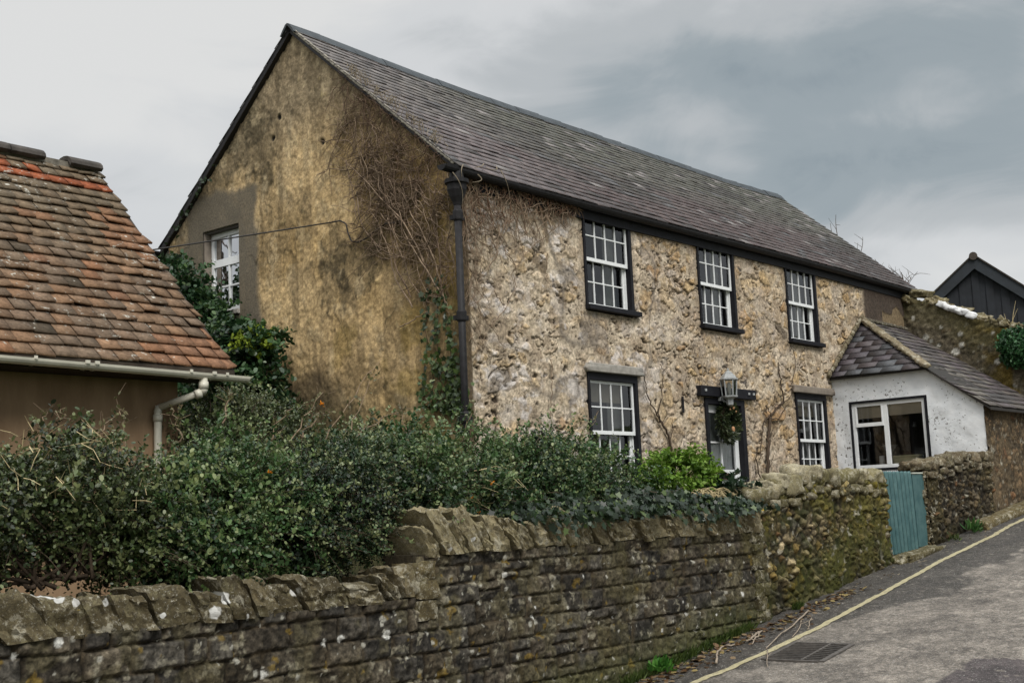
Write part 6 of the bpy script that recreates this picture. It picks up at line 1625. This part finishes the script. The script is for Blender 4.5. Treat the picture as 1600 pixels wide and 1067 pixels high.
# ---- ground cover and litter at the foot of the wall
def litter():
    g = np.random.default_rng(121)
    n = 3000; x = -1.4+4.4*g.random(n); off = np.abs(g.normal(size=n))*.05
    k = fbm(x*1.6, x*0, 0, 7, 3) > .36; x, off = x[k], off[k]; n = len(x)
    y = -2.95-off; z = np.array([road_h(a, b) for a, b in zip(x, y)])
    D = np.stack([.5*g.normal(size=n), -.35+.35*g.normal(size=n), np.full(n, 1.)], -1)
    o = leaves('grass', np.stack([x, y, z], -1), D, nrm(g.normal(size=(n, 3))), .05+.09*g.random(n), mix(C(52, 74, 30)*.6, C(104, 122, 56)*.6, g.random(n)), M_LEAF2, None, 'blade', .9)
    tag(o, 'short grass and moss growing along the foot of the coursed wall', 'grass', kind='stuff')
    n = 420; x = -1.2+5.5*g.random(n)**1.3; y = -3.08-.16*np.abs(g.normal(size=n)); z = np.array([road_h(a, b)+.012 for a, b in zip(x, y)])
    cc = np.array([C(150, 118, 84), C(120, 88, 58), C(176, 150, 116), C(96, 72, 50), C(190, 168, 110)])[g.integers(5, size=n)]*.58
    o = leaves('fallen_leaves', np.stack([x, y, z], -1), np.stack([g.normal(size=n), g.normal(size=n), .15*g.normal(size=n)], -1), nrm(np.stack([.3*g.normal(size=n), .3*g.normal(size=n), np.ones(n)], -1)), .05+.05*g.random(n), cc, M_LEAF2)
    tag(o, 'dry brown leaves scattered along the gutter below the wall', 'leaves', kind='stuff')
    n = 90; x = 3+6.5*g.random(n); y = -3.05-.4*g.random(n)**2; z = np.array([road_h(a, b)+.010 for a, b in zip(x, y)])
    o = leaves('fallen_leaves', np.stack([x, y, z], -1), np.stack([g.normal(size=n), g.normal(size=n), .1*g.normal(size=n)], -1), nrm(np.stack([.3*g.normal(size=n), .3*g.normal(size=n), np.ones(n)], -1)), .03+.04*g.random(n), mix(C(150, 130, 100)*.6, C(190, 180, 160)*.6, g.random(n)), M_LEAF2)
    tag(o, 'few pale leaves and scraps lying on the dark gutter strip uphill', 'leaves', kind='stuff')
    def rd(px, py): 
        d = CF*FPX+CR*(px-800)-CU*(py-533.5); t_ = (B0+SL*CX-CZ)/(d[2]-SL*d[0]); p = np.array([CX, CY, CZ])+d*t_; p[2] = road_h(p[0], p[1])+.014; return p
    for pts, r, L in (([(1262, 955), (1255, 966), (1233, 985), (1215, 1002), (1196, 1015)], .011, 'long grey fallen twig crossing the yellow line'), ([(1118, 1038), (1121, 1024), (1130, 1014), (1148, 1010)], .014, 'bleached hooked twig near the grass'), ([(1187, 990), (1180, 1000), (1167, 1006)], .016, 'thick pale broken stick at the foot of the wall'), ([(1190, 988), (1183, 1001), (1176, 1010)], .012, 'short pale stick crossing the thick one'), ([(1252, 972), (1253, 980), (1238, 998)], .008, 'thin curved twig beside the yellow line uphill'), ([(1268, 968), (1262, 986)], .008, 'short straight twig just above the yellow line'), ([(1200, 1018), (1200, 1030), (1198, 1042)], .007, 'small twig lying across the yellow line end')):
        P = np.array([rd(*q) for q in pts]); P[:, 2] += r; mb = MB(); n = 10
        P = np.array([[np.interp(s, np.linspace(0, 1, len(P)), P[:, i]) for i in range(3)] for s in np.linspace(0, 1, n)]); P[:, 2] += .012*np.sin(np.linspace(0, 3, n)); P += g.normal(size=P.shape)*.006
        mb.tube(P, np.linspace(r, r*.6, n), 5)
        for k in range(2): i = g.integers(2, n-2); mb.tube([P[i], P[i]+np.array([.08*g.normal(), .08*g.normal(), .03])], [r*.6, r*.3], 4)
        tag(mb.build('fallen_twig', plain('bleached twig %d' % len(MATS), (.27, .22, .17), .85, .15, .3, 12), None, True), L, 'twig', 'fallen twigs at the road edge')
    def weed(px, py, L, cols, nb, ln, w=.5):
        p = rd(px, py); d = nrm(np.stack([g.normal(size=nb)*.7, g.normal(size=nb)*.5-.3, .5+g.random(nb)], -1))
        t_ = leaves('weed_clump', np.tile(p, (nb, 1))+g.normal(size=(nb, 3))*np.array([.07, .04, .02])+d*.05, d, nrm(g.normal(size=(nb, 3))), ln*(.6+.8*g.random(nb)), mix(cols[0], cols[1], g.random(nb)), M_LEAF2, None, 'oval', w)
        tag(t_, L, 'weed', 'weeds at the wall foot')
    weed(1032, 1050, 'bright green leafy weed at the foot of the coursed wall', (C(70, 130, 50)*.6, C(110, 170, 70)*.6), 160, .085)
    weed(1520, 832, 'green strap leaved weed at the foot of the brown rubble wall', (C(60, 100, 50)*.6, C(96, 140, 70)*.6), 60, .16, .3)
    weed(1490, 845, 'small low weed right of the gate threshold', (C(66, 84, 40)*.6, C(96, 110, 56)*.6), 60, .06)
litter()

# ================================================================== light and sky
SUN_EL, SUN_AZ = math.radians(48), math.radians(208)      # azimuth from +Y towards +X: light from the road side, a little from the left
sd = bpy.data.lights.new('sun', 'SUN'); sd.energy = 1.5; sd.angle = math.radians(28); sd.color = (1., .965, .91)
so = bpy.data.objects.new('sun', sd); COL.objects.link(so)
dirv = Vector((math.sin(SUN_AZ)*math.cos(SUN_EL), math.cos(SUN_AZ)*math.cos(SUN_EL), math.sin(SUN_EL)))
so.rotation_euler = (-dirv).to_track_quat('-Z', 'Y').to_euler()
w = bpy.data.worlds.new('World'); scene.world = w; w.use_nodes = True; nt = w.node_tree; nt.nodes.clear()
N = lambda t, **k: (lambda nd: ([setattr(nd, a, b) for a, b in k.items()], nd)[1])(nt.nodes.new(t))
out = N('ShaderNodeOutputWorld'); bg = N('ShaderNodeBackground'); nt.links.new(bg.outputs[0], out.inputs[0])
sky = N('ShaderNodeTexSky', sky_type='NISHITA', sun_disc=False, sun_elevation=SUN_EL, sun_rotation=SUN_AZ)
tc = N('ShaderNodeTexCoord'); mp = N('ShaderNodeMapping'); mp.inputs['Rotation'].default_value = (0, 0, YAW)
nt.links.new(tc.outputs['Generated'], mp.inputs[0])          # after this X runs across the street view, Y away, Z up
def math_(op, a, b=None, c=None, clamp=False):
    nd = N('ShaderNodeMath', operation=op, use_clamp=clamp)
    for i, v in enumerate((a, b, c)):
        if v is None: continue
        if isinstance(v, (int, float)): nd.inputs[i].default_value = v
        else: nt.links.new(v, nd.inputs[i])
    return nd.outputs[0]
def noise_(scale, detail, vec, dist=0., rough=.5):
    nd = N('ShaderNodeTexNoise'); nd.inputs['Scale'].default_value = scale; nd.inputs['Detail'].default_value = detail; nd.inputs['Distortion'].default_value = dist; nd.inputs['Roughness'].default_value = rough
    nt.links.new(vec, nd.inputs['Vector']); return nd.outputs['Fac']
sep = N('ShaderNodeSeparateXYZ'); nt.links.new(mp.outputs[0], sep.inputs[0])
str_ = N('ShaderNodeMapping'); str_.inputs['Scale'].default_value = (1, 1, 2.2); str_.inputs['Location'].default_value = (.35, .2, .1); nt.links.new(mp.outputs[0], str_.inputs[0])
n1 = noise_(2.6, 3, str_.outputs[0], .2, .45); n2 = noise_(7, 3, str_.outputs[0], .3, .45)
# thicker, bluer cloud up to the right, thin bright cloud low down and to the left
def smooth_(v, a, b):
    nd = N('ShaderNodeMapRange', interpolation_type='SMOOTHSTEP'); nt.links.new(v, nd.inputs[0]); nd.inputs[1].default_value = a; nd.inputs[2].default_value = b; return nd.outputs[0]
gx = smooth_(sep.outputs['X'], -.36, .34); gz = smooth_(sep.outputs['Z'], .05, .27)
g0 = math_('MULTIPLY', gx, gz)
g1 = math_('MULTIPLY_ADD', g0, .50, .12)
g2 = math_('MULTIPLY_ADD', math_('SUBTRACT', n1, .5), 1.35, g1)
g4 = math_('MULTIPLY_ADD', math_('SUBTRACT', n2, .5), .70, g2)
n3 = noise_(5.5, 8, str_.outputs[0], .9, .62); g3 = math_('MULTIPLY_ADD', math_('SUBTRACT', n3, .5), .55, g4)
cr = N('ShaderNodeValToRGB'); e = cr.color_ramp.elements; cr.color_ramp.interpolation = 'EASE'
stops = [(0, (.645, .645, .635)), (.25, (.57, .58, .585)), (.5, (.42, .44, .45)), (.75, (.285, .325, .345)), (1, (.18, .225, .255))]
while len(e) < len(stops): e.new(.5)
for el, (p, c) in zip(e, stops): el.position = p; el.color = c+(1,)
nt.links.new(g3, cr.inputs[0])
# the overhead part of an overcast sky is brighter than the part near the horizon
zen = N('ShaderNodeMapRange'); zen.inputs[1].default_value = .42; zen.inputs[2].default_value = .80; zen.inputs[3].default_value = .60; zen.inputs[4].default_value = 1.9; nt.links.new(sep.outputs['Z'], zen.inputs[0])
mul = N('ShaderNodeVectorMath', operation='SCALE'); nt.links.new(cr.outputs[0], mul.inputs[0]); nt.links.new(zen.outputs[0], mul.inputs[3])
sk = N('ShaderNodeVectorMath', operation='SCALE'); nt.links.new(sky.outputs[0], sk.inputs[0]); sk.inputs[3].default_value = .09
mx = N('ShaderNodeMix', data_type='RGBA'); mx.inputs[0].default_value = .96; nt.links.new(sk.outputs[0], mx.inputs[6]); nt.links.new(mul.outputs[0], mx.inputs[7])
nt.links.new(mx.outputs[2], bg.inputs[0]); bg.inputs[1].default_value = 1.0
vs = scene.view_settings; vs.view_transform = 'Standard'; vs.look = 'None'; vs.exposure = 0.93; vs.gamma = 1.0
scene.render.engine = 'CYCLES'; scene.cycles.max_bounces = 8; scene.cycles.transparent_max_bounces = 12
scene.cycles.use_denoising = True
